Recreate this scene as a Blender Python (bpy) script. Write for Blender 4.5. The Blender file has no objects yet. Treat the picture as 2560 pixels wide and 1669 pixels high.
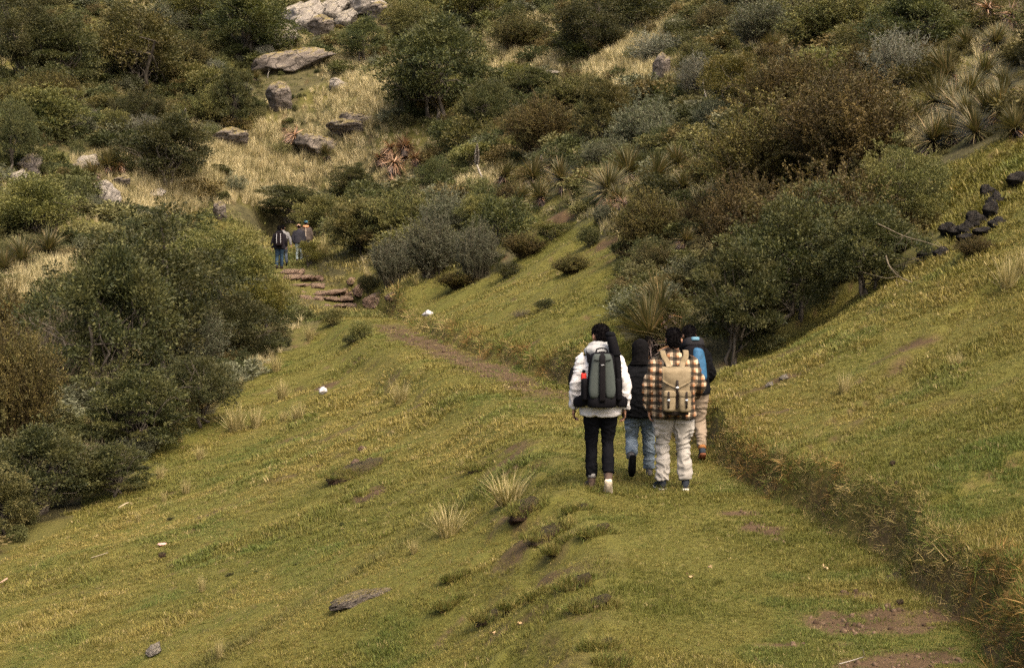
import bpy, bmesh, math, random
import numpy as np
from mathutils import Vector, Matrix

SC = bpy.context.scene
COL = SC.collection
R = math.radians

# ------------------------------------------------------------------ camera
CAMZ = 3.0
FPX, CX, CY = 4060.0, 1280.0, 834.5          # focal length and centre in photograph pixels
PITCH = math.atan(254.5 / FPX)
cd = bpy.data.cameras.new('camera')
cam = bpy.data.objects.new('camera', cd)
COL.objects.link(cam)
cam.location = (0, 0, CAMZ)
cam.rotation_euler = (math.pi / 2 - PITCH, 0, 0)
cd.sensor_fit = 'HORIZONTAL'
cd.sensor_width = 36.0
cd.lens = FPX / 2560.0 * 36.0
cd.clip_end = 1000
SC.camera = cam

# ------------------------------------------------------------------ sky, sun, exposure
SUN_EL, SUN_AZ = R(55), R(146)                # azimuth clockwise from +Y (view direction)
wd = bpy.data.worlds.new('World'); SC.world = wd; wd.use_nodes = True
wn = wd.node_tree.nodes; wl = wd.node_tree.links
sky = wn.new('ShaderNodeTexSky'); sky.sky_type = 'NISHITA'; sky.sun_disc = False
sky.sun_elevation = SUN_EL; sky.sun_rotation = SUN_AZ
sky.altitude = 0; sky.air_density = 1.0; sky.dust_density = 9.0; sky.ozone_density = 0.3
bg = wn['Background']; bg.inputs['Strength'].default_value = 0.145
wl.new(sky.outputs[0], bg.inputs['Color'])
sd = bpy.data.lights.new('sun', 'SUN'); sd.energy = 1.05; sd.angle = R(28); sd.color = (1.0, 0.91, 0.76)
sun = bpy.data.objects.new('sun', sd); COL.objects.link(sun)
sdir = Vector((math.sin(SUN_AZ) * math.cos(SUN_EL), math.cos(SUN_AZ) * math.cos(SUN_EL), math.sin(SUN_EL)))
sun.rotation_euler = sdir.to_track_quat('Z', 'Y').to_euler()
SC.view_settings.view_transform = 'Standard'
SC.view_settings.look = 'None'
SC.view_settings.exposure = 1.46
SC.view_settings.gamma = 1.0
SC.view_settings.use_curve_mapping = False
SC.cycles.use_denoising = False
SC.cycles.max_bounces = 6
SC.cycles.diffuse_bounces = 3
SC.cycles.transparent_max_bounces = 4

# ------------------------------------------------------------------ noise
def _hash(ix, iy, iz, seed):
    h = (ix.astype(np.int64) * 374761393 + iy.astype(np.int64) * 668265263 + iz.astype(np.int64) * 2147483647 + seed * 974711) & 0xFFFFFFFF
    h = ((h ^ (h >> 13)) * 1274126177) & 0xFFFFFFFF
    h = ((h ^ (h >> 16)) * 2246822519) & 0xFFFFFFFF
    return ((h ^ (h >> 15)) & 0xFFFFFF) / float(0xFFFFFF)

def noise2(x, y, seed=0):
    x = np.asarray(x, float); y = np.asarray(y, float)
    ix = np.floor(x); iy = np.floor(y); fx = x - ix; fy = y - iy
    fx = fx * fx * (3 - 2 * fx); fy = fy * fy * (3 - 2 * fy); z = np.zeros_like(ix)
    a = _hash(ix, iy, z, seed); b = _hash(ix + 1, iy, z, seed); c = _hash(ix, iy + 1, z, seed); d = _hash(ix + 1, iy + 1, z, seed)
    return (a * (1 - fx) + b * fx) * (1 - fy) + (c * (1 - fx) + d * fx) * fy

def fbm2(x, y, seed=0, octv=4, gain=0.5):
    s = 0; a = 1; t = 0
    for o in range(octv):
        s = s + a * noise2(x * 2 ** o, y * 2 ** o, seed + 17 * o); t += a; a *= gain
    return s / t

def noise3(p, seed=0):
    i = np.floor(p); f = p - i; f = f * f * (3 - 2 * f)
    r = 0
    for dx in (0, 1):
        for dy in (0, 1):
            for dz in (0, 1):
                w = (f[:, 0] if dx else 1 - f[:, 0]) * (f[:, 1] if dy else 1 - f[:, 1]) * (f[:, 2] if dz else 1 - f[:, 2])
                r = r + w * _hash(i[:, 0] + dx, i[:, 1] + dy, i[:, 2] + dz, seed)
    return r

def fbm3(p, seed=0, octv=4, gain=0.5):
    s = 0; a = 1; t = 0
    for o in range(octv):
        s = s + a * noise3(p * 2 ** o, seed + 31 * o); t += a; a *= gain
    return s / t

def sstep(a, b, x):
    t = np.clip((x - a) / (b - a), 0, 1)
    return t * t * (3 - 2 * t)

# ------------------------------------------------------------------ photograph pixel + distance -> place
_tp = math.tan(PITCH)
def slope(v):
    b = (CY - v) / FPX
    return (b - _tp) / (1 + b * _tp)           # height gained per metre of ground distance
def side(u, v):
    b = (CY - v) / FPX
    return (u - CX) / FPX / (math.cos(PITCH) + b * math.sin(PITCH))
def at_d(u, v, d):
    return (side(u, v) * d, d, CAMZ + slope(v) * d)
def at_z(u, v, z):                             # z measured from the camera's height, negative below
    d = z / slope(v)
    return (side(u, v) * d, d, CAMZ + z)

# ------------------------------------------------------------------ the path
PATH = [at_z(2100, 3000, -2.95), at_z(2050, 2200, -2.95), at_z(1985, 1669, -2.90), at_z(1905, 1440, -2.85), at_z(1665, 1228, -2.78),
        at_z(1560, 1110, -2.78), at_z(1425, 1020, -2.80), at_z(1270, 950, -2.82), at_z(1100, 882, -2.85), at_z(985, 828, -2.88),
        at_z(930, 795, -2.90), at_z(872, 774, -2.87), at_d(838, 760, 61.3), at_d(752, 686, 64.6), at_d(716, 671, 66.2),
        at_d(742, 652, 70), at_d(735, 622, 75), at_d(690, 590, 82)]
PW = [1.3, 1.3, 1.3, 1.2, 0.95, 0.85, 0.8, 0.75, 0.75, 0.75, 0.75, 0.8, 0.95, 0.9, 0.8, 0.7, 0.5, 0.3]
def catmull(P, n):
    P = np.array(P, float); out = []
    Q = np.vstack([2 * P[0] - P[1], P, 2 * P[-1] - P[-2]])
    for i in range(1, len(Q) - 2):
        for k in range(n):
            t = k / n
            a, b, c, d = Q[i - 1], Q[i], Q[i + 1], Q[i + 2]
            out.append(0.5 * ((2 * b) + (c - a) * t + (2 * a - 5 * b + 4 * c - d) * t * t + (3 * b - a - 3 * c + d) * t ** 3))
    out.append(P[-1])
    return np.array(out)
PC = catmull([p + (w,) for p, w in zip(PATH, PW)], 7)

def path_info(x, y):
    """signed offset (right positive), path height, half width, path parameter (0..1 by index)"""
    x = np.asarray(x, float).ravel(); y = np.asarray(y, float).ravel()
    A = PC[:-1, :2]; B = PC[1:, :2]; D = B - A; L2 = (D ** 2).sum(1)
    best = np.full(len(x), 1e9); S = np.zeros(len(x)); Z = np.zeros(len(x)); W = np.zeros(len(x)); T = np.zeros(len(x))
    for k in range(len(A)):
        px = x - A[k, 0]; py = y - A[k, 1]
        t = np.clip((px * D[k, 0] + py * D[k, 1]) / L2[k], 0, 1)
        dx = px - t * D[k, 0]; dy = py - t * D[k, 1]
        d2 = dx * dx + dy * dy
        m = d2 < best
        best[m] = d2[m]
        cr = D[k, 0] * py - D[k, 1] * px
        S[m] = (np.sqrt(d2) * np.where(cr > 0, -1, 1))[m]
        Z[m] = (PC[k, 2] + t * (PC[k + 1, 2] - PC[k, 2]))[m]
        W[m] = (PC[k, 3] + t * (PC[k + 1, 3] - PC[k, 3]))[m]
        T[m] = ((k + t) / len(A))[m]
    return S, Z, W, T

# ------------------------------------------------------------------ the hillside: a smooth surface through measured points
CT = [at_z(-200, 1669, -5.3), at_z(0, 1669, -5.0), at_z(500, 1669, -4.45), at_z(1000, 1669, -3.9), at_z(600, 1400, -4.45), at_z(200, 1280, -5.2),
      at_z(0, 1400, -5.5), at_z(900, 1100, -3.8), at_z(400, 1130, -4.9), at_z(700, 900, -3.9), at_z(640, 1010, -4.3),
      at_d(300, 1000, 42), at_d(100, 1000, 38), at_d(0, 660, 58), at_d(300, 560, 70), at_d(450, 520, 78), at_d(0, 470, 70), at_d(0, 250, 90),
      at_d(0, 0, 113), at_d(500, 400, 83), at_d(600, 250, 97), at_d(600, 0, 117), at_d(750, 520, 87), at_d(750, 50, 112), at_d(400, 700, 58),
      at_d(1280, -50, 117), at_d(1280, 300, 85), at_d(1280, 500, 66), at_d(1280, 640, 53), at_d(1250, 760, 42.5), at_d(1000, 640, 62),
      at_d(1000, 720, 55.5), at_d(1000, 500, 75), at_d(950, 300, 91), at_d(850, 600, 71),
      at_d(1760, 965, 26), at_d(1560, 830, 30), at_d(2050, 800, 27.5), at_d(2300, 640, 26.5), at_d(2560, 560, 24), at_d(2560, 1100, 14.6),
      at_d(2000, 1165, 16.4), at_d(1850, 1075, 19.3), at_d(2200, 950, 19.3), at_d(2400, 800, 20.3), at_d(2300, 300, 38), at_d(2560, 330, 31.5),
      at_d(2560, 0, 50), at_d(1900, 400, 43), at_d(1900, 100, 72), at_d(1900, 0, 88), at_d(1600, 600, 44), at_d(1600, 300, 67), at_d(1600, 0, 100),
      (4.6, 6, CAMZ - 2.3), (-4, 5, CAMZ - 4.0), (8, 10, CAMZ - 1.2), (-14, 18, CAMZ - 6.4), (-30, 40, CAMZ - 5.5), (-45, 80, CAMZ + 3),
      (-60, 130, CAMZ + 20), (0, 160, CAMZ + 30), (60, 130, CAMZ + 31), (60, 70, CAMZ + 17), (40, 30, CAMZ + 9), (20, 5, CAMZ + 2), (-25, -5, CAMZ - 7), (25, -10, CAMZ + 1)]
_nrm = []
for i in range(0, len(PC)):
    j = min(i, len(PC) - 2); d = PC[j + 1, :2] - PC[j, :2]; d = d / np.hypot(*d); _nrm.append((d[1], -d[0]))
for i in range(8, len(PC) - 1, 6):
    x, y, z, w = PC[i]; nx, ny = _nrm[i]; f = i / (len(PC) - 1)
    if y < 58:
        up = 0.50 + 0.06 * (y < 16); dn = 0.55 if y < 30 else 0.62
        CT.append((x + nx * (w + 0.5), y + ny * (w + 0.5), z + up))
        CT.append((x - nx * (w + 1.2), y - ny * (w + 1.2), z - dn))
    else:
        CT.append((x, y, z + 0.05))
CT = np.array(CT)
def _tpsk(r2):
    return 0.5 * r2 * np.log(r2 + 1e-9)
_n = len(CT)
_K = _tpsk(((CT[:, None, :2] - CT[None, :, :2]) ** 2).sum(-1)) + np.eye(_n) * 0.4
_Pm = np.c_[np.ones(_n), CT[:, :2]]
_sol = np.linalg.solve(np.block([[_K, _Pm], [_Pm.T, np.zeros((3, 3))]]), np.r_[CT[:, 2], np.zeros(3)])
def base_h(x, y):
    out = _sol[_n] + _sol[_n + 1] * x + _sol[_n + 2] * y
    for k in range(_n):
        out = out + _sol[k] * _tpsk((x - CT[k, 0]) ** 2 + (y - CT[k, 1]) ** 2)
    return out

# old terrace edge that runs down the left meadow
TER = np.array([at_z(1310, 1205, -3.1)[:2], at_z(1150, 1320, -3.5)[:2], at_z(950, 1440, -3.8)[:2], at_z(780, 1530, -4.05)[:2], at_z(540, 1669, -4.4)[:2], at_z(300, 1900, -4.5)[:2]])
def seg_dist(x, y, P):
    best = np.full(x.shape, 1e9); S = np.zeros(x.shape)
    for a, b in zip(P[:-1], P[1:]):
        D = b - a; t = np.clip(((x - a[0]) * D[0] + (y - a[1]) * D[1]) / (D @ D), 0, 1)
        dx = x - a[0] - t * D[0]; dy = y - a[1] - t * D[1]; d = np.hypot(dx, dy); m = d < best
        best[m] = d[m]; S[m] = (d * np.where(D[0] * (y - a[1]) - D[1] * (x - a[0]) > 0, -1, 1))[m]
    return S

def H(x, y, full=False):
    shp = np.shape(x)
    x = np.asarray(x, float).ravel(); y = np.asarray(y, float).ravel()
    b = base_h(x, y)
    S, Z, W, T = path_info(x, y)
    jit = (fbm2(x * 1.3, y * 1.3, 5, 3) - 0.5)
    Wj = W + 0.40 * jit
    kr = sstep(0, 0.24, S - Wj + 0.05 * (fbm2(x * 4.5, y * 4.5, 6, 2) - 0.5))
    kl = sstep(-0.05, 1.15, -S - Wj)
    k = np.where(S > 0, kr, kl)
    z = Z * (1 - k) + b * k
    z = z + 0.06 * np.exp(-((-S - W - 0.05) / 0.3) ** 2) * (y < 20)
    # hummocks and little terraces along the slope
    far = np.clip(y / 30, 0.5, 1.6)
    off = k
    wob = fbm2(x * 0.25, y * 0.25, 40, 2) * 3
    z = z + off * 0.19 * far * (fbm2(x * 0.55 + y * 0.12 + wob, y * 0.8 - x * 0.25, 11, 3) - 0.5)
    tr = noise2(x * 0.30 + wob, (y - 0.55 * x) * 1.15, 21)
    z = z + off * (0.025 + 0.11 * sstep(-1, 3, x)) * far * sstep(0.46, 0.54, tr)
    z = z + (0.3 + 0.7 * off) * 0.07 * (fbm2(x * 2.6, y * 2.6, 3, 3) - 0.5)
    ts = seg_dist(x, y, TER)
    z = z + 0.10 * sstep(0.35, -0.25, ts) * np.exp(-(ts / 1.6) ** 2)
    # broken turf on the left shoulder of the path
    br = np.exp(-((-S - W - 0.65) / 0.55) ** 2) * (y < 22) * (S < 0)
    z = z + br * 0.12 * (sstep(0.42, 0.60, fbm2(x * 1.6, y * 1.6, 77, 3)) - 0.5)
    # scrub hillside: rougher
    z = z + 0.5 * sstep(45, 70, y) * (fbm2(x * 0.22, y * 0.22, 55, 4) - 0.5)
    if full:
        return z, S, W, T, k, br, b
    return z.reshape(shp)

# height cache for placing things
GX0, GY0, GS = -70.0, -4.0, 0.2
_gx = np.arange(GX0, 70, GS); _gy = np.arange(GY0, 165, GS)
_GX, _GY = np.meshgrid(_gx, _gy)
GH = H(_GX, _GY)
def hz(x, y):
    x = np.asarray(x, float); y = np.asarray(y, float)
    fx = np.clip((x - GX0) / GS, 0, len(_gx) - 2.001); fy = np.clip((y - GY0) / GS, 0, len(_gy) - 2.001)
    i = fx.astype(int); j = fy.astype(int); fx = fx - i; fy = fy - j
    return (GH[j, i] * (1 - fx) + GH[j, i + 1] * fx) * (1 - fy) + (GH[j + 1, i] * (1 - fx) + GH[j + 1, i + 1] * fx) * fy
_march = np.concatenate([np.arange(4, 40, 0.05), np.arange(40, 160, 0.15)])
def ground(u, v):
    """where the line of sight through a photograph pixel first meets the ground"""
    x = side(u, v) * _march; z = CAMZ + slope(v) * _march; g = hz(x, _march)
    hit = np.nonzero(z <= g)[0]
    i = hit[0] if len(hit) else len(_march) - 1
    return float(x[i]), float(_march[i]), float(g[i])
def slope_at(x, y, e=0.4):
    return float((hz(x + e, y) - hz(x - e, y)) / (2 * e)), float((hz(x, y + e) - hz(x, y - e)) / (2 * e))
def inpoly(x, y, P):
    c = np.zeros(np.shape(x), bool); n = len(P)
    for i in range(n):
        x1, y1 = P[i]; x2, y2 = P[(i + 1) % n]
        c ^= ((y1 > y) != (y2 > y)) & (x < (x2 - x1) * (y - y1) / (y2 - y1 + 1e-12) + x1)
    return c
def polyground(px):
    return [ground(u, v)[:2] for u, v in px]
# open turf, as a ground polygon
MEADOW = [(-14, 3), (-14, 22)] + polyground([(0, 1400), (180, 1300), (380, 1120), (560, 1010), (720, 880), (800, 800), (860, 775), (900, 745), (960, 722), (1100, 700), (1230, 690),
          (1300, 600), (1420, 545), (1560, 600), (1560, 845), (1700, 960), (1780, 950), (1900, 870), (2100, 760), (2260, 690), (2380, 600), (2330, 500), (2300, 440), (2560, 330)]) + [(24, 34), (24, 3)]
def meadow_edge(x, y):
    """1 on open turf, 0 in scrub, with a ragged border"""
    j = 1.2 * (fbm2(x * 0.9, y * 0.9, 91, 3) - 0.5); j2 = 1.2 * (fbm2(x * 0.9, y * 0.9, 92, 3) - 0.5)
    return inpoly(x + j, y + j2, MEADOW)

# ------------------------------------------------------------------ tagging, linking
def tag(o, label=None, cat=None, group=None, kind=None):
    if label: o['label'] = label
    if cat: o['category'] = cat
    if group: o['group'] = group
    if kind: o['kind'] = kind
    return o
def link(name, data, parent=None, loc=(0, 0, 0), rot=(0, 0, 0), scale=(1, 1, 1)):
    o = bpy.data.objects.new(name, data); COL.objects.link(o)
    o.location = loc; o.rotation_euler = rot; o.scale = scale
    if parent: o.parent = parent
    return o
def mesh_np(name, V, F, mat=None, attrs=None, smooth=False):
    """mesh from numpy arrays; F is (n,3) or (n,4)"""
    me = bpy.data.meshes.new(name)
    V = np.asarray(V, np.float32); F = np.asarray(F, np.int32); k = F.shape[1]
    me.vertices.add(len(V)); me.vertices.foreach_set('co', V.ravel())
    me.loops.add(F.size); me.loops.foreach_set('vertex_index', F.ravel())
    me.polygons.add(len(F))
    me.polygons.foreach_set('loop_start', np.arange(0, F.size, k, dtype=np.int32))
    if smooth: me.polygons.foreach_set('use_smooth', np.ones(len(F), bool))
    me.update(calc_edges=True)
    for nm, (dom, arr) in (attrs or {}).items():
        a = me.attributes.new(nm, 'FLOAT', dom); a.data.foreach_set('value', np.asarray(arr, np.float32))
    if mat: me.materials.append(mat)
    return me

# ------------------------------------------------------------------ materials
class Mat:
    def __init__(s, name, rough=0.9, spec=0.25):
        s.m = bpy.data.materials.new(name); s.m.use_nodes = True
        s.t = s.m.node_tree; s.n = s.t.nodes; s.l = s.t.links
        s.b = s.n['Principled BSDF']; s.out = s.n['Material Output']
        s.b.inputs['Roughness'].default_value = rough; s.b.inputs['Specular IOR Level'].default_value = spec
    def node(s, typ, **kw):
        n = s.n.new(typ)
        for k, v in kw.items():
            if k in n.inputs.keys(): n.inputs[k].default_value = v
            else: setattr(n, k, v)
        return n
    def coord(s, which='Object', scale=None):
        c = s.node('ShaderNodeTexCoord').outputs[which]
        if scale is not None:
            mp = s.node('ShaderNodeMapping'); mp.inputs['Scale'].default_value = scale; s.l.new(c, mp.inputs['Vector']); c = mp.outputs[0]
        return c
    def noise(s, vec, scale, detail=4, rough=0.6):
        n = s.node('ShaderNodeTexNoise'); n.inputs['Scale'].default_value = scale; n.inputs['Detail'].default_value = detail
        n.inputs['Roughness'].default_value = rough
        if vec is not None: s.l.new(vec, n.inputs['Vector'])
        return n.outputs['Fac']
    def attr(s, name, typ='GEOMETRY', out='Fac'):
        a = s.node('ShaderNodeAttribute'); a.attribute_name = name; a.attribute_type = typ
        return a.outputs[out]
    def ramp(s, fac, stops):
        r = s.node('ShaderNodeValToRGB'); e = r.color_ramp.elements
        while len(e) < len(stops): e.new(0.5)
        for el, (p, c) in zip(e, stops): el.position = p; el.color = (c[0], c[1], c[2], 1)
        s.l.new(fac, r.inputs[0]); return r.outputs[0]
    def mix(s, fac, a, b, typ='MIX'):
        m = s.node('ShaderNodeMix'); m.data_type = 'RGBA'; m.blend_type = typ
        for sock, v in ((m.inputs[0], fac), (m.inputs[6], a), (m.inputs[7], b)):
            if hasattr(v, 'links'): s.l.new(v, sock)
            elif isinstance(v, (int, float)): sock.default_value = v
            else: sock.default_value = (v[0], v[1], v[2], 1)
        return m.outputs[2]
    def math(s, op, a, b=0.0, c=0.0):
        m = s.node('ShaderNodeMath'); m.operation = op
        for sock, v in zip(m.inputs, (a, b, c)):
            if hasattr(v, 'links'): s.l.new(v, sock)
            else: sock.default_value = v
        return m.outputs[0]
    def color(s, c):
        if hasattr(c, 'links'): s.l.new(c, s.b.inputs['Base Color'])
        else: s.b.inputs['Base Color'].default_value = (c[0], c[1], c[2], 1)
    def bump(s, h, strength=0.4, dist=0.02):
        b = s.node('ShaderNodeBump'); b.inputs['Strength'].default_value = strength; b.inputs['Distance'].default_value = dist
        s.l.new(h, b.inputs['Height']); s.l.new(b.outputs[0], s.b.inputs['Normal'])
    def leafy(s, col, trans=0.3, tcol=(1.0, 1.0, 0.6)):
        """thin leaf: reflects and lets light through"""
        s.color(col)
        tr = s.node('ShaderNodeBsdfTranslucent'); mx = s.node('ShaderNodeMixShader'); mx.inputs[0].default_value = trans
        s.l.new(s.mix(1.0, col, tcol, 'MULTIPLY'), tr.inputs['Color'])
        s.l.new(s.b.outputs[0], mx.inputs[1]); s.l.new(tr.outputs[0], mx.inputs[2]); s.l.new(mx.outputs[0], s.out.inputs['Surface'])

# ground: turf, litter under the scrub, bare reddish soil
def ground_mat():
    g = Mat('turf_and_soil', 0.95, 0.1); c = g.coord('Object')
    big = g.noise(c, 0.35, 5); mid = g.noise(c, 2.2, 5, 0.65); fine = g.noise(c, 22, 4, 0.7)
    grass = g.ramp(mid, [(0.25, (0.068, 0.063, 0.013)), (0.5, (0.110, 0.093, 0.020)), (0.78, (0.160, 0.127, 0.034))])
    yel = g.ramp(big, [(0.35, (0.088, 0.095, 0.017)), (0.68, (0.145, 0.120, 0.027))])
    grass = g.mix(0.5, grass, yel)
    vf = g.noise(c, 75, 3, 0.7); grass = g.mix(g.ramp(vf, [(0.38, (0, 0, 0)), (0.60, (1, 1, 1))]), g.mix(0.5, grass, (0.040, 0.040, 0.009)), grass)
    grass = g.mix(g.ramp(fine, [(0.35, (0, 0, 0)), (0.62, (1, 1, 1))]), g.mix(0.55, grass, (0.045, 0.043, 0.011)), grass)
    soil = g.ramp(mid, [(0.3, (0.048, 0.030, 0.014)), (0.7, (0.104, 0.066, 0.035))])
    soil = g.mix(g.ramp(fine, [(0.35, (0, 0, 0)), (0.7, (1, 1, 1))]), g.mix(0.4, soil, (0.024, 0.015, 0.007)), soil)
    litter = g.ramp(mid, [(0.3, (0.030, 0.027, 0.012)), (0.7, (0.082, 0.070, 0.030))])
    col = g.mix(g.attr('litter'), grass, litter)
    col = g.mix(g.attr('soil'), col, soil)
    g.color(col); g.bump(g.noise(c, 30, 5, 0.7), 0.7, 0.03)
    return g.m

# ------------------------------------------------------------------ ground sheet
NR, NCOL = 800, 540
yy = np.exp(np.linspace(math.log(2.0), math.log(184.0), NR)) - 8.0
aa = np.linspace(-1, 1, NCOL); aa = 0.42 * aa + 0.43 * aa ** 5
YY, AA = np.meshgrid(yy, aa, indexing='ij'); XX = AA * (YY + 8.0) * 1.05
ZZ, S, W, T, K, BR, BB = H(XX, YY, full=True)
xf, yf = XX.ravel(), YY.ravel()
Zg = ZZ.reshape(XX.shape)
gyv, gxv = np.gradient(Zg)
dxs = np.gradient(XX, axis=1); dys = np.gradient(YY, axis=0)
steep = np.hypot(gxv / dxs, gyv / np.maximum(dys, 1e-3)).ravel()
nz1 = fbm2(xf * 3.1, yf * 3.1, 61, 4)
soil = sstep(0.75, 1.2, steep + 0.6 * (nz1 - 0.5)) * (np.abs(S) < W + 1.6) * (yf < 58) * (0.35 + 0.45 * sstep(0.36, 0.55, fbm2(xf * 1.7, yf * 1.7, 63, 3)))
soil = soil * np.where(S > 0, sstep(0.92, 0.55, K), 1.0)
# worn dirt line on the far stretch of the path
mid_d = sstep(24, 30, yf) * sstep(54, 48, yf)
soil = np.maximum(soil, mid_d * sstep(0.74, 0.36, np.abs(S - 0.12) + 0.8 * (nz1 - 0.5) + 0.4 * (fbm2(xf * 0.8, yf * 0.8, 68, 2) - 0.5)) * 0.95)
def blob_at(u, v, rx, ry, amp=1.0, thr=0.45):
    gx, gy, _ = ground(u, v)
    q = np.exp(-(((xf - gx) / rx) ** 2 + ((yf - gy) / ry) ** 2))
    return amp * sstep(thr, thr + 0.40, q + 1.3 * (nz1 - 0.5) * np.clip(q * 2.5, 0, 1))
for a in [(2200, 1550, .85, .55), (2270, 1665, .65, .6), (2120, 1565, .40, .22), (2340, 1520, .22, .3), (1930, 1330, .34, .5), (1945, 1345, .2, .2), (1865, 1283, .3, .12), (2140, 1490, .22, .16),
          (1950, 1610, .25, .1), (808, 965, .45, .6), (1390, 548, 1.1, 1.5), (1510, 620, .6, 1.2), (930, 1240, .3, .5), (1385, 985, .35, .4), (1190, 1160, .5, .12),
          (1880, 1040, .3, .3), (2050, 1000, .7, .12), (1930, 960, .8, .15), (2250, 880, .8, .15), (1300, 890, .5, .25)]:
    soil = np.maximum(soil, blob_at(*a))
soil = np.maximum(soil, 0.9 * sstep(0.60, 0.70, fbm2(xf * 1.6, yf * 1.6, 77, 3)+0.15*(nz1-0.5)) * BR)
_wob = fbm2(xf * 0.25, yf * 0.25, 40, 2) * 3; _tr = noise2(xf * 0.30 + _wob, (yf - 0.55 * xf) * 1.15, 21)
soil = np.maximum(soil, 0.85 * np.exp(-((_tr - 0.50) / 0.030) ** 2) * sstep(0.47, 0.58, fbm2(xf * 0.9, yf * 0.9, 66, 3)) * (K > 0.9))
soil = np.clip(soil, 0, 1)
mead = meadow_edge(xf, yf)
litter = np.where(mead, 0.0, 1.0) * np.clip(1.25 - 0.9 * sstep(0.45, 0.62, fbm2(xf * 0.35, yf * 0.35, 71, 3)), 0, 1)
ii = np.arange(NR * NCOL).reshape(NR, NCOL)
F = np.stack([ii[:-1, :-1], ii[:-1, 1:], ii[1:, 1:], ii[1:, :-1]], -1).reshape(-1, 4)
gm = mesh_np('ground', np.c_[xf, yf, ZZ], F, ground_mat(), {'soil': ('POINT', soil), 'litter': ('POINT', litter)}, True)
tag(link('ground', gm), 'grassy hillside with a worn footpath crossing it', None, None, 'structure')
# soil lookup for scattering
_soilg = soil.reshape(NR, NCOL); _lg0, _lg1 = math.log(2.0), math.log(184.0)
def soil_at(x, y):
    r = np.clip(np.rint((np.log(np.maximum(y + 8.0, 2.0)) - _lg0) / (_lg1 - _lg0) * (NR - 1)), 0, NR - 1).astype(int)
    c = np.clip(np.rint(np.interp(x / ((y + 8.0) * 1.05), aa, np.arange(NCOL))), 0, NCOL - 1).astype(int)
    return _soilg[r, c]
# ------------------------------------------------------------------ scattering of uncountable growth
def scatter(name, protos, P, rot, scl, idx, tint, label):
    """one object: points on the ground, each carrying a blade tuft"""
    pm = bpy.data.meshes.new(name); N = len(P)
    pm.vertices.add(N); pm.vertices.foreach_set('co', P.astype(np.float32).ravel())
    for nm, ty, arr, f in (('tint', 'FLOAT_COLOR', np.c_[tint, np.ones(N)], 'color'), ('rot', 'FLOAT_VECTOR', rot, 'vector'), ('scl', 'FLOAT_VECTOR', scl, 'vector')):
        pm.attributes.new(nm, ty, 'POINT').data.foreach_set(f, arr.astype(np.float32).ravel())
    pm.attributes.new('idx', 'INT', 'POINT').data.foreach_set('value', idx.astype(np.int32))
    col = bpy.data.collections.new(name + '_kinds')
    for k, me in enumerate(protos):
        col.objects.link(bpy.data.objects.new('%s_%02d' % (name, k), me))
    o = link(name, pm)
    ng = bpy.data.node_groups.new(name, 'GeometryNodeTree')
    ng.interface.new_socket('Geometry', in_out='INPUT', socket_type='NodeSocketGeometry')
    ng.interface.new_socket('Geometry', in_out='OUTPUT', socket_type='NodeSocketGeometry')
    n = ng.nodes; L = ng.links
    gi = n.new('NodeGroupInput'); go = n.new('NodeGroupOutput'); ci = n.new('GeometryNodeCollectionInfo'); ip = n.new('GeometryNodeInstanceOnPoints')
    ci.inputs['Collection'].default_value = col; ci.inputs['Separate Children'].default_value = True; ci.inputs['Reset Children'].default_value = True
    ip.inputs['Pick Instance'].default_value = True
    def na(nm, ty):
        x = n.new('GeometryNodeInputNamedAttribute'); x.data_type = ty; x.inputs['Name'].default_value = nm; return x.outputs['Attribute']
    L.new(gi.outputs[0], ip.inputs['Points']); L.new(ci.outputs[0], ip.inputs['Instance'])
    L.new(na('idx', 'INT'), ip.inputs['Instance Index']); L.new(na('rot', 'FLOAT_VECTOR'), ip.inputs['Rotation']); L.new(na('scl', 'FLOAT_VECTOR'), ip.inputs['Scale'])
    L.new(ip.outputs[0], go.inputs[0])
    o.modifiers.new('scatter', 'NODES').node_group = ng
    return tag(o, label, None, None, 'stuff')

def blades(seed, n, h, w, spread, lean, curve, base_r, segs=2, hvar=0.4):
    """a tuft of n bent blades; returns verts, tri faces, random value per face"""
    g = np.random.default_rng(seed)
    V = []; F = []; A = []
    for i in range(n):
        az = g.uniform(0, 2 * math.pi); r = base_r * math.sqrt(g.random()); hh = h * (1 - hvar * g.random())
        tilt = abs(g.normal(lean, spread)); cv = curve * g.uniform(0.5, 1.4)
        p = np.array([r * math.cos(az), r * math.sin(az), -0.02 * h]); az2 = az + g.normal(0, 0.7)
        dirh = np.array([math.cos(az2), math.sin(az2), 0]); sd = np.array([-dirh[1], dirh[0], 0]); s0 = len(V); rv = g.random()
        tw = g.uniform(-0.8, 0.8); sd = sd * math.cos(tw) + dirh * math.sin(tw)
        for k in range(segs + 1):
            t = k / segs; ww = w * (1 - t) * (1 if k else 0.8)
            if k < segs: V += [p - sd * ww / 2, p + sd * ww / 2]
            else: V.append(p)
            a = tilt + cv * t
            p = p + (dirh * math.sin(a) + np.array([0, 0, 1]) * math.cos(a)) * hh / segs
        for k in range(segs):
            b = s0 + 2 * k
            if k < segs - 1:
                F += [(b, b + 1, b + 3), (b, b + 3, b + 2)]; A += [rv, rv]
            else:
                F.append((b, b + 1, b + 2)); A.append(rv)
    return np.array(V), np.array(F), np.array(A)

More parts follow.
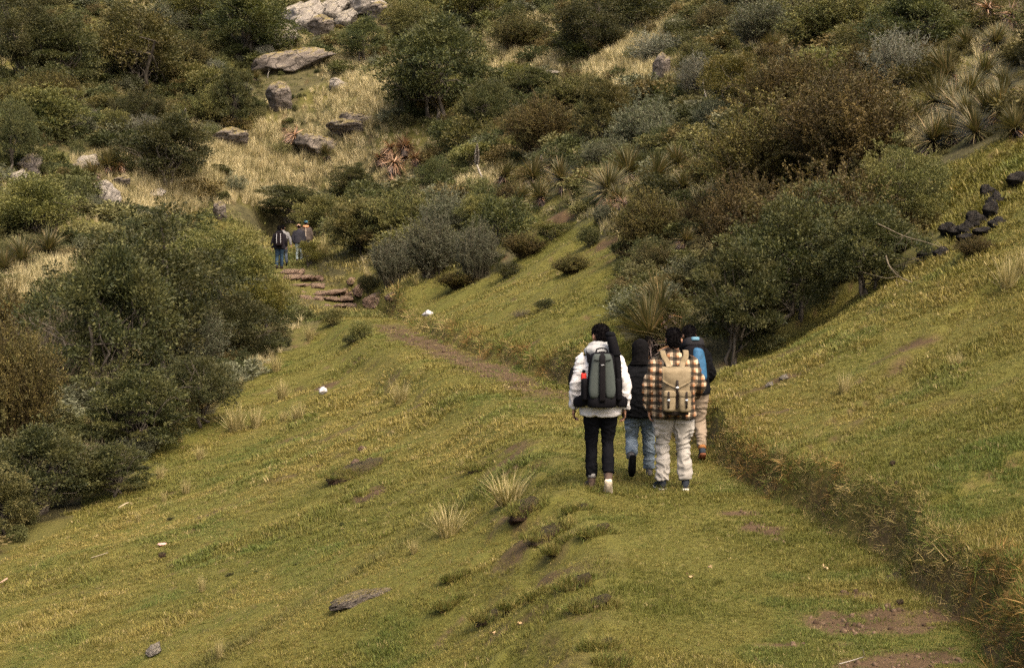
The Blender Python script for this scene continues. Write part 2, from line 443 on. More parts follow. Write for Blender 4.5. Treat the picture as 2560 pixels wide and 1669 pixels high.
def blade_mat(name, trans=0.25):
    g = Mat(name, 0.7, 0.2); lv = g.attr('lv'); t = g.attr('tint', 'INSTANCER', 'Color')
    k = g.math('MULTIPLY_ADD', lv, 0.9, 0.55)
    cc = g.node('ShaderNodeCombineXYZ')
    for i in range(3): g.l.new(k, cc.inputs[i])
    g.leafy(g.mix(1.0, t, cc.outputs[0], 'MULTIPLY'), trans)
    return g.m
BLM = blade_mat('grass_blade')
def tuft(name, *a, **k):
    V, F, A = blades(*a, **k); return mesh_np(name, V, F, BLM, {'lv': ('FACE', A)})
rg = np.random.default_rng(7)
def fan(n, y0, y1, p, amax=0.44):
    """random ground points, denser close by"""
    u = rg.random(n); q = 1 - p
    y = (y0 ** q + u * (y1 ** q - y0 ** q)) ** (1 / q)
    return rg.uniform(-amax, amax, n) * (y + 1.5), y
def visible(x, y, margin=0.36):
    return np.abs(x) < margin * y + 1.0

# --- short turf
n = 480000
x, y = fan(n, 8.5, 58, 1.15)
m = meadow_edge(x, y) & visible(x, y)
so = soil_at(x, y); m &= (so + 0.30 * rg.normal(size=n)) < 0.58
x, y = x[m], y[m]; n = len(x); z = hz(x, y)
_S, _Z, _W, _T = path_info(x, y); _c = (_S > _W - 0.4) & (_S < _W + 0.9); z[_c] = H(x[_c], y[_c])
dry = fbm2(x * 0.33, y * 0.33, 81, 4); dr2 = fbm2(x * 1.9, y * 1.9, 82, 3); gr2 = fbm2(x * 0.9, y * 0.9, 83, 3)
f = np.clip(0.46 + 1.4 * (dry - 0.5) + 0.6 * (dr2 - 0.5) + 0.18 * rg.normal(size=n), 0, 1)[:, None]
tint = np.array([0.096, 0.100, 0.018]) * (1 - f) + np.array([0.210, 0.162, 0.043]) * f
lush = sstep(0.60, 0.72, gr2)[:, None] * 0.45
tint = tint * (1 - lush) + np.array([0.055, 0.100, 0.018]) * lush
straw = (rg.random(n) < 0.02 + 0.05 * (dry > 0.55))[:, None]
tint = np.where(straw, np.array([0.29, 0.225, 0.095]), tint) * rg.uniform(0.78, 1.08, n)[:, None]
ln = np.clip(0.75 + 1.6 * (fbm2(x * 0.7, y * 0.7, 84, 3) - 0.45), 0.5, 1.6) * (0.6 + 0.9 * fbm2(x * 3.3, y * 3.3, 85, 2)) * np.where(rg.random(n) < 0.010, 1.8, 1.0)
ts = seg_dist(x, y, TER); terr = np.exp(-((ts - 0.15) / 0.35) ** 2) * (ts > -0.6)
ln = np.minimum(ln * (1 + 1.2 * terr), 2.0); tint = tint * (1 - 0.65 * terr[:, None]) + np.array([0.055, 0.060, 0.014]) * 0.65 * terr[:, None]
rt = sstep(0, 2, x - 0.16 * y - 1.5) * sstep(14, 20, y); ln = ln * (1 + 0.35 * rt); tint = tint * (1 - 0.25 * rt[:, None]) + np.array([0.16, 0.125, 0.03]) * 0.25 * rt[:, None]
lip = _c & (_S > _W + 0.05) & (_S < _W + 0.55); ln = np.maximum(ln, np.where(lip, 1.25, 0.62)); s = 0.030 * ln * np.clip((y / 14), 1, 2.2) ** 0.6 * rg.uniform(0.6, 1.35, n)
wdt = np.clip(y / 14, 1, 1.8)
protos = [tuft('turf_tuft_%d' % k, 100 + k, 11, 1.0, 0.16, 0.30, 0.35, 0.5, 1.1, 2) for k in range(5)]
rot = np.c_[rg.normal(0, .12, n), rg.normal(0, .12, n), rg.uniform(0, 6.28, n)]
scatter('turf_grass', protos, np.c_[x, y, z], rot, np.c_[s * wdt, s * wdt, s], rg.integers(0, 5, n), tint, 'short cropped olive grass covering the open slope')

# --- long dead grass hanging over the cut bank beside the path
n = 34000
i = rg.integers(0, len(PC) - 1, n); t = rg.random(n)
pc = PC[i] * (1 - t[:, None]) + PC[i + 1] * t[:, None]; nm = np.array(_nrm)[i]
o = rg.normal(0.15, 0.08, n)
xb = pc[:, 0] + nm[:, 0] * (pc[:, 3] + o); yb = pc[:, 1] + nm[:, 1] * (pc[:, 3] + o)
Sx, Zx, Wx, Tx = path_info(xb, yb)
jit = fbm2(xb * 1.3, yb * 1.3, 5, 3) - 0.5
xb = xb + nm[:, 0] * 0.40 * jit; yb = yb + nm[:, 1] * 0.40 * jit
keep = (yb > 8) & (yb < 57) & visible(xb, yb) & (fbm2(xb * 2.2, yb * 2.2, 64, 3) > 0.38) & (rg.random(n) < np.clip(16 / yb, 0.25, 1.0) * 1.3)
xb, yb, ob, nb = xb[keep], yb[keep], o[keep], nm[keep]; n = len(xb); zb = H(xb, yb)
f = rg.random(n)[:, None]; f2 = fbm2(xb * 1.2, yb * 1.2, 65, 3)[:, None]
tint = np.array([0.15, 0.120, 0.036]) * (1 - f) + np.array([0.34, 0.25, 0.105]) * f
tint = np.where(f2 > 0.56, tint * np.array([0.85, 0.68, 0.55]), tint)
tint = np.where(rg.random((n, 1)) < 0.34, np.array([0.085, 0.105, 0.018]), tint)
protos = [tuft('bank_tuft_%d' % k, 140 + k, 10, 1.0, 0.038, 0.30, 0.6, 1.2, 0.30, 3) for k in range(5)]
hh = 0.085 * rg.uniform(0.4, 1.7, n) * np.where(rg.random(n) < .06, 1.8, 1)
ang = np.arctan2(-nb[:, 1], -nb[:, 0])
tilt = rg.uniform(0.3, 2.3, n)
rot = np.c_[-np.sin(ang) * tilt + rg.normal(0, .2, n), np.cos(ang) * tilt + rg.normal(0, .2, n), rg.uniform(0, 6.28, n)]
ws = hh * np.clip(yb / 18, 1, 2.2)
scatter('bank_grass', protos, np.c_[xb, yb, zb], rot, np.c_[ws, ws, hh], rg.integers(0, 5, n), tint, 'dead brown grass hanging over the cut bank beside the path')
# ------------------------------------------------------------------ shrubs, trees, rosette plants, tussocks
def leaf_quads(P, ax, L, Wd, g):
    """diamond leaves: P start, ax unit direction"""
    n = len(P); r = g.normal(size=(n, 3)); sd = np.cross(ax, r); sd /= np.linalg.norm(sd, axis=1)[:, None] + 1e-9
    L = np.broadcast_to(L, (n,))[:, None]; Wd = np.broadcast_to(Wd, (n,))[:, None]
    bend = np.cross(sd, ax) * L * 0.12
    V = np.stack([P, P + ax * L * 0.55 + sd * Wd * 0.5 + bend, P + ax * L, P + ax * L * 0.55 - sd * Wd * 0.5 + bend], 1).reshape(-1, 3)
    return V, np.arange(4 * n).reshape(n, 4)

def unit(v): return v / (np.linalg.norm(v, axis=-1, keepdims=True) + 1e-9)

def tubes(paths, sides=5):
    """tapered tubes along polylines [(pts, r0, r1)] -> V, F quads"""
    V = []; F = []
    for pts, r0, r1 in paths:
        pts = np.array(pts, float); m = len(pts); s0 = len(V)
        for k in range(m):
            d = unit(pts[min(k + 1, m - 1)] - pts[max(k - 1, 0)]); a = np.array([0, 0, 1.0]) if abs(d[2]) < 0.9 else np.array([1.0, 0, 0])
            s = unit(np.cross(d, a)); t = np.cross(d, s); r = r0 + (r1 - r0) * k / (m - 1)
            for q in range(sides):
                an = 2 * math.pi * q / sides; V.append(pts[k] + r * (math.cos(an) * s + math.sin(an) * t))
        for k in range(m - 1):
            for q in range(sides):
                b = s0 + k * sides; F.append((b + q, b + (q + 1) % sides, b + sides + (q + 1) % sides, b + sides + q))
    return np.array(V), np.array(F)

def wiggle(a, b, g, n=5, amp=0.06, sag=0.0):
    a = np.array(a, float); b = np.array(b, float); t = np.linspace(0, 1, n)[:, None]
    p = a + (b - a) * t; d = np.linalg.norm(b - a)
    w = g.normal(size=(n, 3)) * amp * d; w[0] = 0; w[-1] = 0
    p = p + w; p[:, 2] += sag * d * (t[:, 0] * (1 - t[:, 0])) * 4
    return p

def clump_crown(seed, leaves, L, Wd, clumps, rxy=0.5, rz=0.40, cz=0.56, cr=(0.10, 0.19), flat=0.7, droop=0.0, inner=0.35):
    """crown of height about 1 made of leaf clumps; also returns the limbs"""
    g = np.random.default_rng(seed)
    d = unit(g.normal(size=(clumps, 3))); d[:, 2] = np.where(d[:, 2] < -0.80, -d[:, 2] * 0.7, d[:, 2]); d = unit(d)
    lump = 0.72 + 0.95 * (noise3(d * 1.9 + 5, seed) - 0.40)
    rr = (inner + (1 - inner) * g.random(clumps) ** 0.45) * lump
    C = d * rr[:, None] * np.array([rxy, rxy, rz]) + np.array([0, 0, cz])
    C[:, 2] = np.maximum(C[:, 2], 0.06)
    rad = g.uniform(cr[0], cr[1], clumps) * np.where(rr > 0.9, 0.85, 1.0)
    w = rad ** 2; k = g.choice(clumps, leaves, p=w / w.sum())
    q = unit(g.normal(size=(leaves, 3))); q[:, 2] = np.where((q[:, 2] < 0) & (g.random(leaves) < 0.45), -q[:, 2], q[:, 2])
    rs = rad[k] * (0.35 + 0.65 * g.random(leaves) ** 0.6) * (1 + 0.35 * (g.random(leaves) < 0.06))
    P = C[k] + q * rs[:, None] * np.array([1, 1, flat])
    ax = unit(q * 0.8 + unit(P - np.array([0, 0, cz])) * 0.5 + g.normal(size=(leaves, 3)) * 0.55 + np.array([0, 0, 0.25 - droop]))
    # ragged shoots that stand out of the crown
    paths = []; ns = max(20, leaves // 260); kk = g.choice(clumps, ns); sp_p = []; sp_a = []; sp_t = []
    for c, r_ in zip(C[kk], rad[kk]):
        dd = unit(unit(c - np.array([0, 0, cz * .6])) + g.normal(size=3) * .45 + np.array([0, 0, .35])); a0 = c + dd * r_ * .5; e0 = c + dd * (r_ + g.uniform(.04, .13))
        q = wiggle(a0, e0, g, 4, .06); m = g.integers(6, 26); tt = g.uniform(0, 2.999, m); i_ = tt.astype(int); f_ = (tt - i_)[:, None]
        sp_p.append(q[i_] * (1 - f_) + q[i_ + 1] * f_ + g.normal(size=(m, 3)) * .006); sp_a.append(unit(dd * .6 + g.normal(size=(m, 3)) * .6)); sp_t.append(np.full(m, g.normal() * .12 + .12))
    P = np.concatenate([P] + sp_p); ax = np.concatenate([ax] + sp_a); tn = np.concatenate([.25 * (noise3(C[k] * 9, seed + 3) - 0.5)] + sp_t); n_ = len(P)
    V, Fq = leaf_quads(P, ax, L * g.uniform(0.5, 1.6, n_), Wd * g.uniform(0.5, 1.5, n_), g)
    lv = np.clip(0.5 + 0.22 * g.normal(size=n_) + tn, 0, 1)
    stems = g.integers(2, 5)
    for s in range(stems):
        b = np.array([g.normal() * 0.03, g.normal() * 0.03, -0.05]); top = np.array([g.normal() * 0.13, g.normal() * 0.13, cz * g.uniform(0.7, 1.1)])
        sp = wiggle(b, top, g, 6, 0.05); paths.append((sp, 0.022, 0.010))
        for c in C[g.choice(clumps, min(8, clumps), replace=False)]:
            j = g.integers(2, 6); paths.append((wiggle(sp[j], c, g, 5, 0.07), 0.008, 0.002))
    TV, TF = tubes(paths, 5)
    return (V, Fq, lv), (TV, TF)

def sprig_crown(seed, stems, per, L, Wd, rxy=0.5, up=0.75, lean=0.25, start=0.25, bare=0):
    """brushy shrub: many stems rising from the root, leaves set along them"""
    g = np.random.default_rng(seed); paths = []; Ps = []; As = []; tone = []
    for s in range(stems):
        az = g.uniform(0, 2 * math.pi); r = math.sqrt(g.random()); hgt = up * (1.08 - 0.42 * r ** 2) * g.uniform(0.72, 1.2)
        b = np.array([math.cos(az), math.sin(az), 0]) * r * 0.16; t = np.array([math.cos(az), math.sin(az), 0]) * r * rxy * g.uniform(0.75, 1.15) + np.array([0, 0, hgt])
        b[2] = -0.04
        p = wiggle(b, t, g, 7, 0.035, 0.05); paths.append((p, 0.0050, 0.0014)); tn = g.normal() * 0.15
        subs = [p]
        for j in range(g.integers(2, 5)):
            k = g.integers(2, 6); e = p[k] + unit(unit(p[k] - p[k - 1]) + g.normal(size=3) * 0.55) * g.uniform(0.12, 0.28)
            q = wiggle(p[k], e, g, 4, 0.06); paths.append((q, 0.0025, 0.0010)); subs.append(q)
        for q in subs:
            m = per if q is p else per // 2
            tt = g.uniform(start if q is p else 0.1, 1, m) * (len(q) - 1); i = np.minimum(tt.astype(int), len(q) - 2); f = (tt - i)[:, None]
            pos = q[i] * (1 - f) + q[i + 1] * f; ax = unit(unit(q[i + 1] - q[i]) * (1 - lean) + g.normal(size=(m, 3)) * (0.35 + lean))
            Ps.append(pos + g.normal(size=(m, 3)) * 0.008); As.append(ax); tone.append(np.full(m, tn))
    P = np.concatenate(Ps); A = np.concatenate(As); tn = np.concatenate(tone); n = len(P)
    TV, TF = tubes(paths, 3)
    if bare: return None, (TV, TF)
    V, Fq = leaf_quads(P, A, L * g.uniform(0.6, 1.35, n), Wd * g.uniform(0.6, 1.3, n), g)
    lv = np.clip(0.5 + tn + 0.18 * g.normal(size=n), 0, 1)
    return (V, Fq, lv), (TV, TF)

def leaf_mat(name, dark, mid, light, tip=None, tipamt=0.0, trans=0.28):
    g = Mat(name, 0.65, 0.25)
    lv = g.attr('lv'); rnd = g.node('ShaderNodeObjectInfo').outputs['Random']
    col = g.ramp(lv, [(0.12, dark), (0.5, mid), (0.92, light)])
    if tip:                                      # new growth and dying leaves in patches
        nz = g.noise(g.coord('Object'), 2.6, 3)
        col = g.mix(g.math('MULTIPLY', g.ramp(nz, [(0.45, (0, 0, 0)), (0.68, (1, 1, 1))]), tipamt), col, tip)
    hs = g.node('ShaderNodeHueSaturation'); g.l.new(col, hs.inputs['Color'])
    g.l.new(g.math('MULTIPLY_ADD', rnd, 0.035, 0.4825), hs.inputs['Hue'])
    g.l.new(g.math('MULTIPLY_ADD', rnd, 0.5, 0.78), hs.inputs['Value'])
    g.leafy(hs.outputs[0], trans)
    return g.m
def bark_mat(name, a, b):
    g = Mat(name, 0.95, 0.1); nz = g.noise(g.coord('Object', (1, 1, 0.25)), 30, 4)
    g.color(g.ramp(nz, [(0.35, a), (0.7, b)])); return g.m
BARK = bark_mat('grey_bark', (0.035, 0.028, 0.020), (0.13, 0.11, 0.085))
TWIG = bark_mat('pale_twig', (0.05, 0.040, 0.025), (0.17, 0.14, 0.095))
TWIGD = bark_mat('brown_twig', (0.030, 0.020, 0.010), (0.085, 0.060, 0.032))
LM = {
    'dark':   leaf_mat('dark_green_leaf', (0.018, 0.023, 0.008), (0.041, 0.047, 0.015), (0.102, 0.098, 0.030), (0.105, 0.086, 0.026), 0.45),
    'olive':  leaf_mat('olive_leaf', (0.032, 0.035, 0.011), (0.072, 0.072, 0.021), (0.158, 0.140, 0.044), (0.160, 0.122, 0.038), 0.55),
    'yellow': leaf_mat('yellow_green_leaf', (0.035, 0.040, 0.009), (0.090, 0.088, 0.016), (0.165, 0.145, 0.028), (0.15, 0.10, 0.02), 0.4),
    'grey':   leaf_mat('grey_green_leaf', (0.040, 0.046, 0.024), (0.090, 0.096, 0.054), (0.185, 0.185, 0.115), (0.12, 0.115, 0.05), 0.35),
    'silver': leaf_mat('silver_leaf', (0.060, 0.064, 0.042), (0.125, 0.128, 0.088), (0.24, 0.23, 0.17)),
    'rust':   leaf_mat('rusty_brown_leaf', (0.034, 0.026, 0.009), (0.080, 0.062, 0.018), (0.165, 0.124, 0.036), (0.055, 0.060, 0.014), 0.6),
}
# --- kinds: every one a (crown mesh, stem mesh) pair of unit height
KIND = {}
def make_kind(name, crown, stem, leafm, barkm=BARK):
    cm = None
    if crown is not None:
        V, Fq, lv = crown; cm = mesh_np(name + '_crown', V, Fq, LM[leafm], {'lv': ('FACE', lv)})
    KIND[name] = (cm, mesh_np(name + '_stem', stem[0], stem[1], barkm, None, True))
for k in range(3):
    make_kind('dark_tree%d' % k, *clump_crown(10 + k, (26000, 30000, 24000)[k], (0.022, 0.018, 0.026)[k], (0.0115, 0.0095, 0.012)[k], (120, 210, 130)[k], 0.54, 0.46, 0.50, ((0.07, 0.14), (0.04, 0.09), (0.07, 0.13))[k], (0.62, 0.8, 0.36)[k]), 'dark')
    make_kind('olive_bush%d' % k, *clump_crown(20 + k, (24000, 28000, 24000)[k], (0.023, 0.019, 0.027)[k], (0.012, 0.009, 0.011)[k], (100, 190, 120)[k], 0.53, 0.46, 0.47, ((0.08, 0.16), (0.04, 0.10), (0.06, 0.13))[k], (0.75, 0.9, 0.45)[k]), 'olive')
for k in range(2):
    make_kind('yellow_bush%d' % k, *clump_crown(30 + k, 17000, 0.024, 0.012, 60, 0.52, 0.44, 0.50, (0.08, 0.17), 0.85), 'yellow')
    make_kind('grey_bush%d' % k, *sprig_crown(40 + k, 190, 60, 0.034, 0.0085, 0.52, 0.84, 0.25), 'grey', TWIG)
    make_kind('silver_bush%d' % k, *sprig_crown(50 + k, 150, 50, 0.032, 0.007, 0.5, 0.80, 0.15), 'silver', TWIG)
    make_kind('rust_bush%d' % k, *sprig_crown(60 + k, 210, 92, 0.024, 0.0095, 0.55, 0.84, 0.38), 'rust', TWIGD)
    make_kind('green_bush%d' % k, *sprig_crown(66 + k, 190, 80, 0.028, 0.010, 0.55, 0.82, 0.3), 'olive', TWIGD)
    make_kind('small_shrub%d' % k, *clump_crown(70 + k, 5200, 0.046, 0.022, 26, 0.52, 0.42, 0.46, (0.13, 0.24), 0.9), 'olive')
    make_kind('small_dark%d' % k, *clump_crown(75 + k, 5200, 0.046, 0.022, 26, 0.52, 0.42, 0.46, (0.13, 0.24), 0.9), 'dark')
make_kind('bare_bush', None, sprig_crown(80, 150, 1, 0.02, 0.01, 0.55, 0.80, bare=1)[1], 'rust', TWIG)

rs = random.Random(5)
def shrub(kind, x, y, w, h, label, group=None, name=None, cat='shrub', z=None, part=('crown', 'trunk')):
    cm, sm = KIND[kind]
    zz = float(hz(x, y)) if z is None else z
    nm = name or {'dark_tree': 'dark_tree', 'olive_bush': 'olive_bush', 'yellow_bush': 'yellow_green_bush', 'grey_bush': 'grey_green_bush', 'silver_bush': 'silvery_bush', 'rust_bush': 'rusty_bush',
                  'green_bush': 'green_bush', 'small_shrub': 'small_shrub', 'small_dark': 'small_shrub', 'bare_bush': 'bare_bush'}[kind.rstrip('0123456789')]
    o = link(nm, None, None, (x, y, zz - 0.04), (rs.uniform(-.12, .12), rs.uniform(-.12, .12), rs.uniform(0, 6.28)), (w * rs.uniform(.9, 1.1), w * rs.uniform(.75, 1.1), h))
    tag(o, label, cat, group)
    if cm: link(part[0], cm, o)
    link(part[1] if cm else 'branches', sm, o)
    return o
def shrub_px(kind, u, vb, wpx, hpx, label, **k):
    """a shrub whose foot is seen at pixel (u, vb) and which is wpx wide, hpx tall in the photograph"""
    x, y, z = ground(u, vb); s = y / FPX
    return shrub(kind, x, y, wpx * s, hpx * s, label, **k)
# --- trees and large bushes one can pick out, measured in the photograph: kind, foot u, foot v, width, height
BIG = [
 ('dark_tree0', 1088, 305, 262, 250, 'tall dark spreading tree alone in the middle of the upper hillside', 'tree'),
 ('dark_tree1', 1465, 150, 190, 145, 'rounded dark tree above the straw grass patch near the top edge', 'tree'),
 ('dark_tree2', 1600, 50, 200, 90, 'dark tree cut off by the top edge, right of the rounded one', 'tree'),
 ('dark_tree1', 70, 230, 200, 230, 'big dark tree in the upper left corner', 'tree'),
 ('dark_tree2', 150, 235, 210, 185, 'dark green layered tree just right of the corner tree', 'tree'),
 ('olive_bush0', 360, 235, 290, 215, 'broad grey-olive tree with a crooked trunk showing, upper left', 'tree'),
 ('dark_tree0', 610, 150, 250, 165, 'dark dense tree left of the grey boulders at the top', 'tree'),
 ('olive_bush1', 500, 70, 200, 110, 'olive tree at the top edge left of the grey boulders', 'tree'),
 ('dark_tree2', 582, 330, 130, 150, 'round dark bush below the mossy slab', 'bush'),
 ('dark_tree0', 418, 468, 240, 175, 'dark spreading bush in the left middle above the straw grass', 'bush'),
 ('dark_tree1', 345, 335, 140, 110, 'dark bush above the spreading dark bush on the left', 'bush'),
 ('dark_tree1', 35, 430, 130, 170, 'dark bush against the left edge beside lichen boulders', 'bush'),
 ('olive_bush2', 105, 345, 190, 135, 'olive grey bush on the left slope under the layered tree', 'bush'),
 ('olive_bush0', 100, 610, 250, 170, 'wide olive bush at the left edge above the spiky rosettes', 'bush'),
 ('dark_tree2', 722, 556, 160, 90, 'low dark bush above the far walkers', 'bush'),
 ('dark_tree0', 905, 160, 110, 110, 'dark bush right of the mossy slab', 'bush'),
 ('olive_bush1', 1020, 110, 150, 110, 'olive bush behind the tall dark tree', 'bush'),
 ('dark_tree1', 1215, 350, 160, 150, 'dark bush touching the foot of the tall dark tree', 'bush'),
 ('olive_bush2', 1505, 385, 190, 200, 'loose olive tree right of the middle, above the spiky rosettes', 'tree'),
 ('dark_tree2', 1335, 255, 150, 80, 'low dark bush left of the loose olive tree', 'bush'),
 ('rust_bush0', 1350, 385, 170, 135, 'olive brown brushy bush between the loose olive tree and the pale flower spike', 'bush'),
 ('olive_bush0', 1170, 60, 200, 110, 'olive bush at the top edge right of the boulders', 'bush'),
 ('green_bush0', 1300, 130, 150, 90, 'green brush above the straw slope near the top', 'bush'),
 ('silver_bush0', 1748, 245, 115, 115, 'silver grey bush beside the mossy boulder', 'bush'),
 ('yellow_bush0', 1850, 285, 175, 150, 'yellow-green leafy bush right of the silver grey bush', 'bush'),
 ('rust_bush1', 1990, 330, 240, 190, 'rust brown bush above the big brown thicket', 'bush'),
 ('dark_tree0', 2280, 165, 250, 170, 'dark green bush at the top right left of the spiky rosettes', 'bush'),
 ('green_bush1', 2090, 130, 250, 150, 'bright green brush at the top right', 'bush'),
 ('grey_bush0', 1900, 120, 180, 120, 'grey green brush under the brown dead flower stalk', 'bush'),
 ('rust_bush0', 2120, 450, 320, 270, 'tall rust brown bush in the brown thicket', 'bush'),
 ('rust_bush1', 1930, 520, 300, 260, 'rust brown bush on the left side of the brown thicket', 'bush'),
 ('olive_bush1', 2250, 600, 230, 240, 'dark olive bush at the right end of the brown thicket', 'bush'),
 ('rust_bush0', 1890, 690, 250, 250, 'brown brushy bush behind the large grey-green rosette', 'bush'),
 ('dark_tree1', 1990, 820, 360, 330, 'big dark bush overhanging the right grass slope', 'bush'),
 ('rust_bush1', 2080, 700, 330, 270, 'rust brown bush growing out of the big dark bush', 'bush'),
 ('dark_tree2', 1830, 915, 230, 300, 'dark bush just behind the hiker with the blue backpack', 'bush'),
 ('dark_tree0', 2165, 740, 260, 230, 'dark bush reaching toward the black rocks', 'bush'),
 ('green_bush0', 1600, 600, 110, 85, 'grey green bush right of the dead rosette trunk', 'bush'),
 ('grey_bush0', 985, 715, 110, 125, 'pale grey-green leafy bush standing where the turf begins', 'bush'),
 ('grey_bush1', 1085, 690, 140, 150, 'grey-green bush behind the pale leafy bush', 'bush'),
 ('grey_bush0', 1190, 700, 120, 140, 'dark grey-green bush at the right end of the grey thicket', 'bush'),
 ('olive_bush2', 900, 640, 190, 150, 'olive bush right of the far walkers', 'bush'),
 ('green_bush1', 1010, 610, 200, 130, 'green brush in the middle of the grey thicket', 'bush'),
 ('grey_bush1', 1130, 590, 170, 110, 'grey brush at the upper end of the grey thicket', 'bush'),
 ('olive_bush1', 1210, 575, 150, 95, 'olive bush below the pale flower spike', 'bush'),
 ('olive_bush0', 800, 590, 130, 100, 'olive bush directly behind the two capped walkers', 'bush'),
 ('dark_tree1', 1080, 485, 80, 90, 'dark green bush beside the dead orange rosettes', 'bush'),
 ('dark_tree2', 880, 500, 110, 80, 'small dark bush left of the dead orange rosettes', 'bush'),
 ('dark_tree1', 390, 960, 470, 400, 'largest olive bush of the left thicket', 'bush'),
 ('dark_tree0', 260, 1010, 330, 390, 'dark shaded bush in the heart of the left thicket', 'bush'),
 ('olive_bush1', 560, 780, 330, 220, 'olive bush at the top of the left thicket near the walkers', 'bush'),
 ('yellow_bush1', 662, 835, 160, 150, 'yellow-green bush covering the left end of the stone steps', 'bush'),
 ('dark_tree0', 600, 905, 200, 170, 'olive bush on the meadow side below the yellow-green bush', 'bush'),
 ('grey_bush1', 480, 950, 220, 190, 'grey-green bush with upright sprigs in front of the left thicket', 'bush'),
 ('dark_tree1', 500, 1065, 260, 180, 'dark leafy bush at the meadow edge of the left thicket', 'bush'),
 ('dark_tree2', 330, 1130, 260, 200, 'dark bush low in the left thicket', 'bush'),
 ('bare_bush', 130, 960, 200, 220, 'leafless grey twiggy bush in the left thicket', 'bush'),
 ('rust_bush0', 40, 1110, 210, 300, 'rust brown bush against the left edge', 'bush'),
 ('rust_bush1', 20, 870, 160, 150, 'olive brown bush on the left edge above the rust brown bush', 'bush'),
 ('dark_tree0', 100, 1290, 300, 230, 'dark bush in the lower left corner of the thicket', 'bush'),
 ('bare_bush', 255, 1215, 190, 120, 'leafless grey twigs at the meadow edge', 'bush'),
 ('dark_tree2', 290, 1240, 200, 130, 'dark low bush behind the grey twigs at the meadow edge', 'bush'),
 ('olive_bush2', 10, 1340, 200, 180, 'dark olive bush cut by the left edge above the meadow', 'bush'),
 ('yellow_bush0', 772, 664, 78, 64, 'rounded olive bush half hiding the capped walkers', 'bush'),
 ('yellow_bush1', 595, 705, 150, 90, 'yellow-green bush left of the walker with the dark backpack', 'bush'),
]
for kd, u, vb, w, h, lab, cat in BIG:
    shrub_px(kd, u, vb, w * 1.08, h * 1.08, lab, cat=cat)

PUYAS = [
 (1625, 830, 135, 'very large grey-green rosette rising behind the hikers heads'), (1690, 850, 105, 'rosette half hidden by the dark bush behind the plaid shirt'), (1655, 770, 100, 'rosette above the very large grey-green rosette'),
 (1638, 440, 62, 'green rosette with a clear round heart in the middle right clump'), (1695, 405, 58, 'rosette at the upper right of the middle right clump'), (1570, 425, 64, 'rosette at the upper left of the middle right clump'), (1520, 470, 62, 'rosette at the left end of the middle right clump'),
 (1600, 490, 55, 'low rosette in front of the middle right clump'), (1710, 470, 55, 'rosette at the right end of the middle right clump'), (1545, 505, 50, 'lowest dark green rosette of the middle right clump'),
 (1382, 405, 44, 'yellow-tipped rosette at the top of the centre clump'), (1330, 440, 52, 'rosette in the middle of the centre clump'), (1405, 445, 50, 'rosette at the right of the centre clump'), (1295, 492, 50, 'rosette at the foot of the centre clump'), (1260, 440, 46, 'rosette at the left of the centre clump'), (1350, 490, 48, 'low green rosette right of the foot of the centre clump'),
 (2385, 250, 80, 'yellowish rosette between the big ones of the right clump'), (2455, 170, 75, 'pale rosette behind the middle of the right clump'), (2300, 280, 70, 'rosette at the far left of the right clump'), (2380, 320, 75, 'shaded rosette at the foot of the right clump'), (2470, 260, 80, 'rosette right of the middle of the right clump'), (2520, 200, 72, 'grey rosette near the right edge above the right clump'), (2420, 275, 78, 'rosette in the lower middle of the right clump'),
 (2420, 100, 60, 'grey rosette on a dark trunk high at the right edge'), (2485, 95, 58, 'yellowish rosette beside the grey one at the right edge'), (2370, 165, 80, 'big pale rosette at the top of the right clump'), (2420, 215, 88, 'big yellow-green rosette in the middle of the right clump'), (2340, 230, 84, 'rosette on the left side of the right clump'),
 (2500, 250, 85, 'rosette on the right side of the right clump'), (2330, 330, 78, 'lowest rosette of the right clump with a dark heart'), (2440, 310, 80, 'rosette low in the right clump'), (2540, 300, 70, 'rosette cut by the right edge below the right clump'),
 (60, 630, 75, 'spiky rosette at the left edge above the left thicket'), (120, 610, 62, 'spiky rosette beside the one at the left edge'), (15, 655, 60, 'rosette cut by the left edge'),
 (290, 232, 26, 'small pale rosette on the upper left slope'), (368, 228, 26, 'small pale rosette right of the other on the upper left slope'), (530, 185, 28, 'small rosette below the dark dense tree'), (165, 335, 34, 'rosette above the lichen boulder on the left'), (78, 352, 26, 'small yellowish rosette near the left boulders'), (115, 350, 30, 'rosette beside the small yellowish one'),
 (270, 410, 48, 'dry yellow rosette above the round boulder on the left'), (235, 430, 40, 'dry rosette left of the dry yellow one'), (705, 155, 34, 'yellow rosette on the mossy slab'), (595, 322, 30, 'rosette beside the lichen stone left of the middle'), (640, 195, 26, 'dry rosette under the mossy slab'),
 (815, 385, 34, 'rosette beside the boulder above the dead orange rosettes'), (1545, 95, 30, 'rosette at the straw patch near the top'), (1940, 190, 44, 'pale rosette in the scrub at the upper right'), (1830, 330, 36, 'rosette under the yellow-green leafy bush'), (2240, 60, 34, 'pale rosette in the green brush at the top right'), (1930, 110, 38, 'grassy rosette clump in the upper right scrub'), (2000, 110, 36, 'dry rosette clump right of the dead flower stalk'),
 (1720, 430, 45, 'rosette between the middle right clump and the brown thicket'), (1710, 600, 50, 'rosette in the shade of the brown thicket'), (2060, 60, 30, 'rosette in the bright green brush'), (1480, 360, 26, 'small rosette under the loose olive tree'),
]
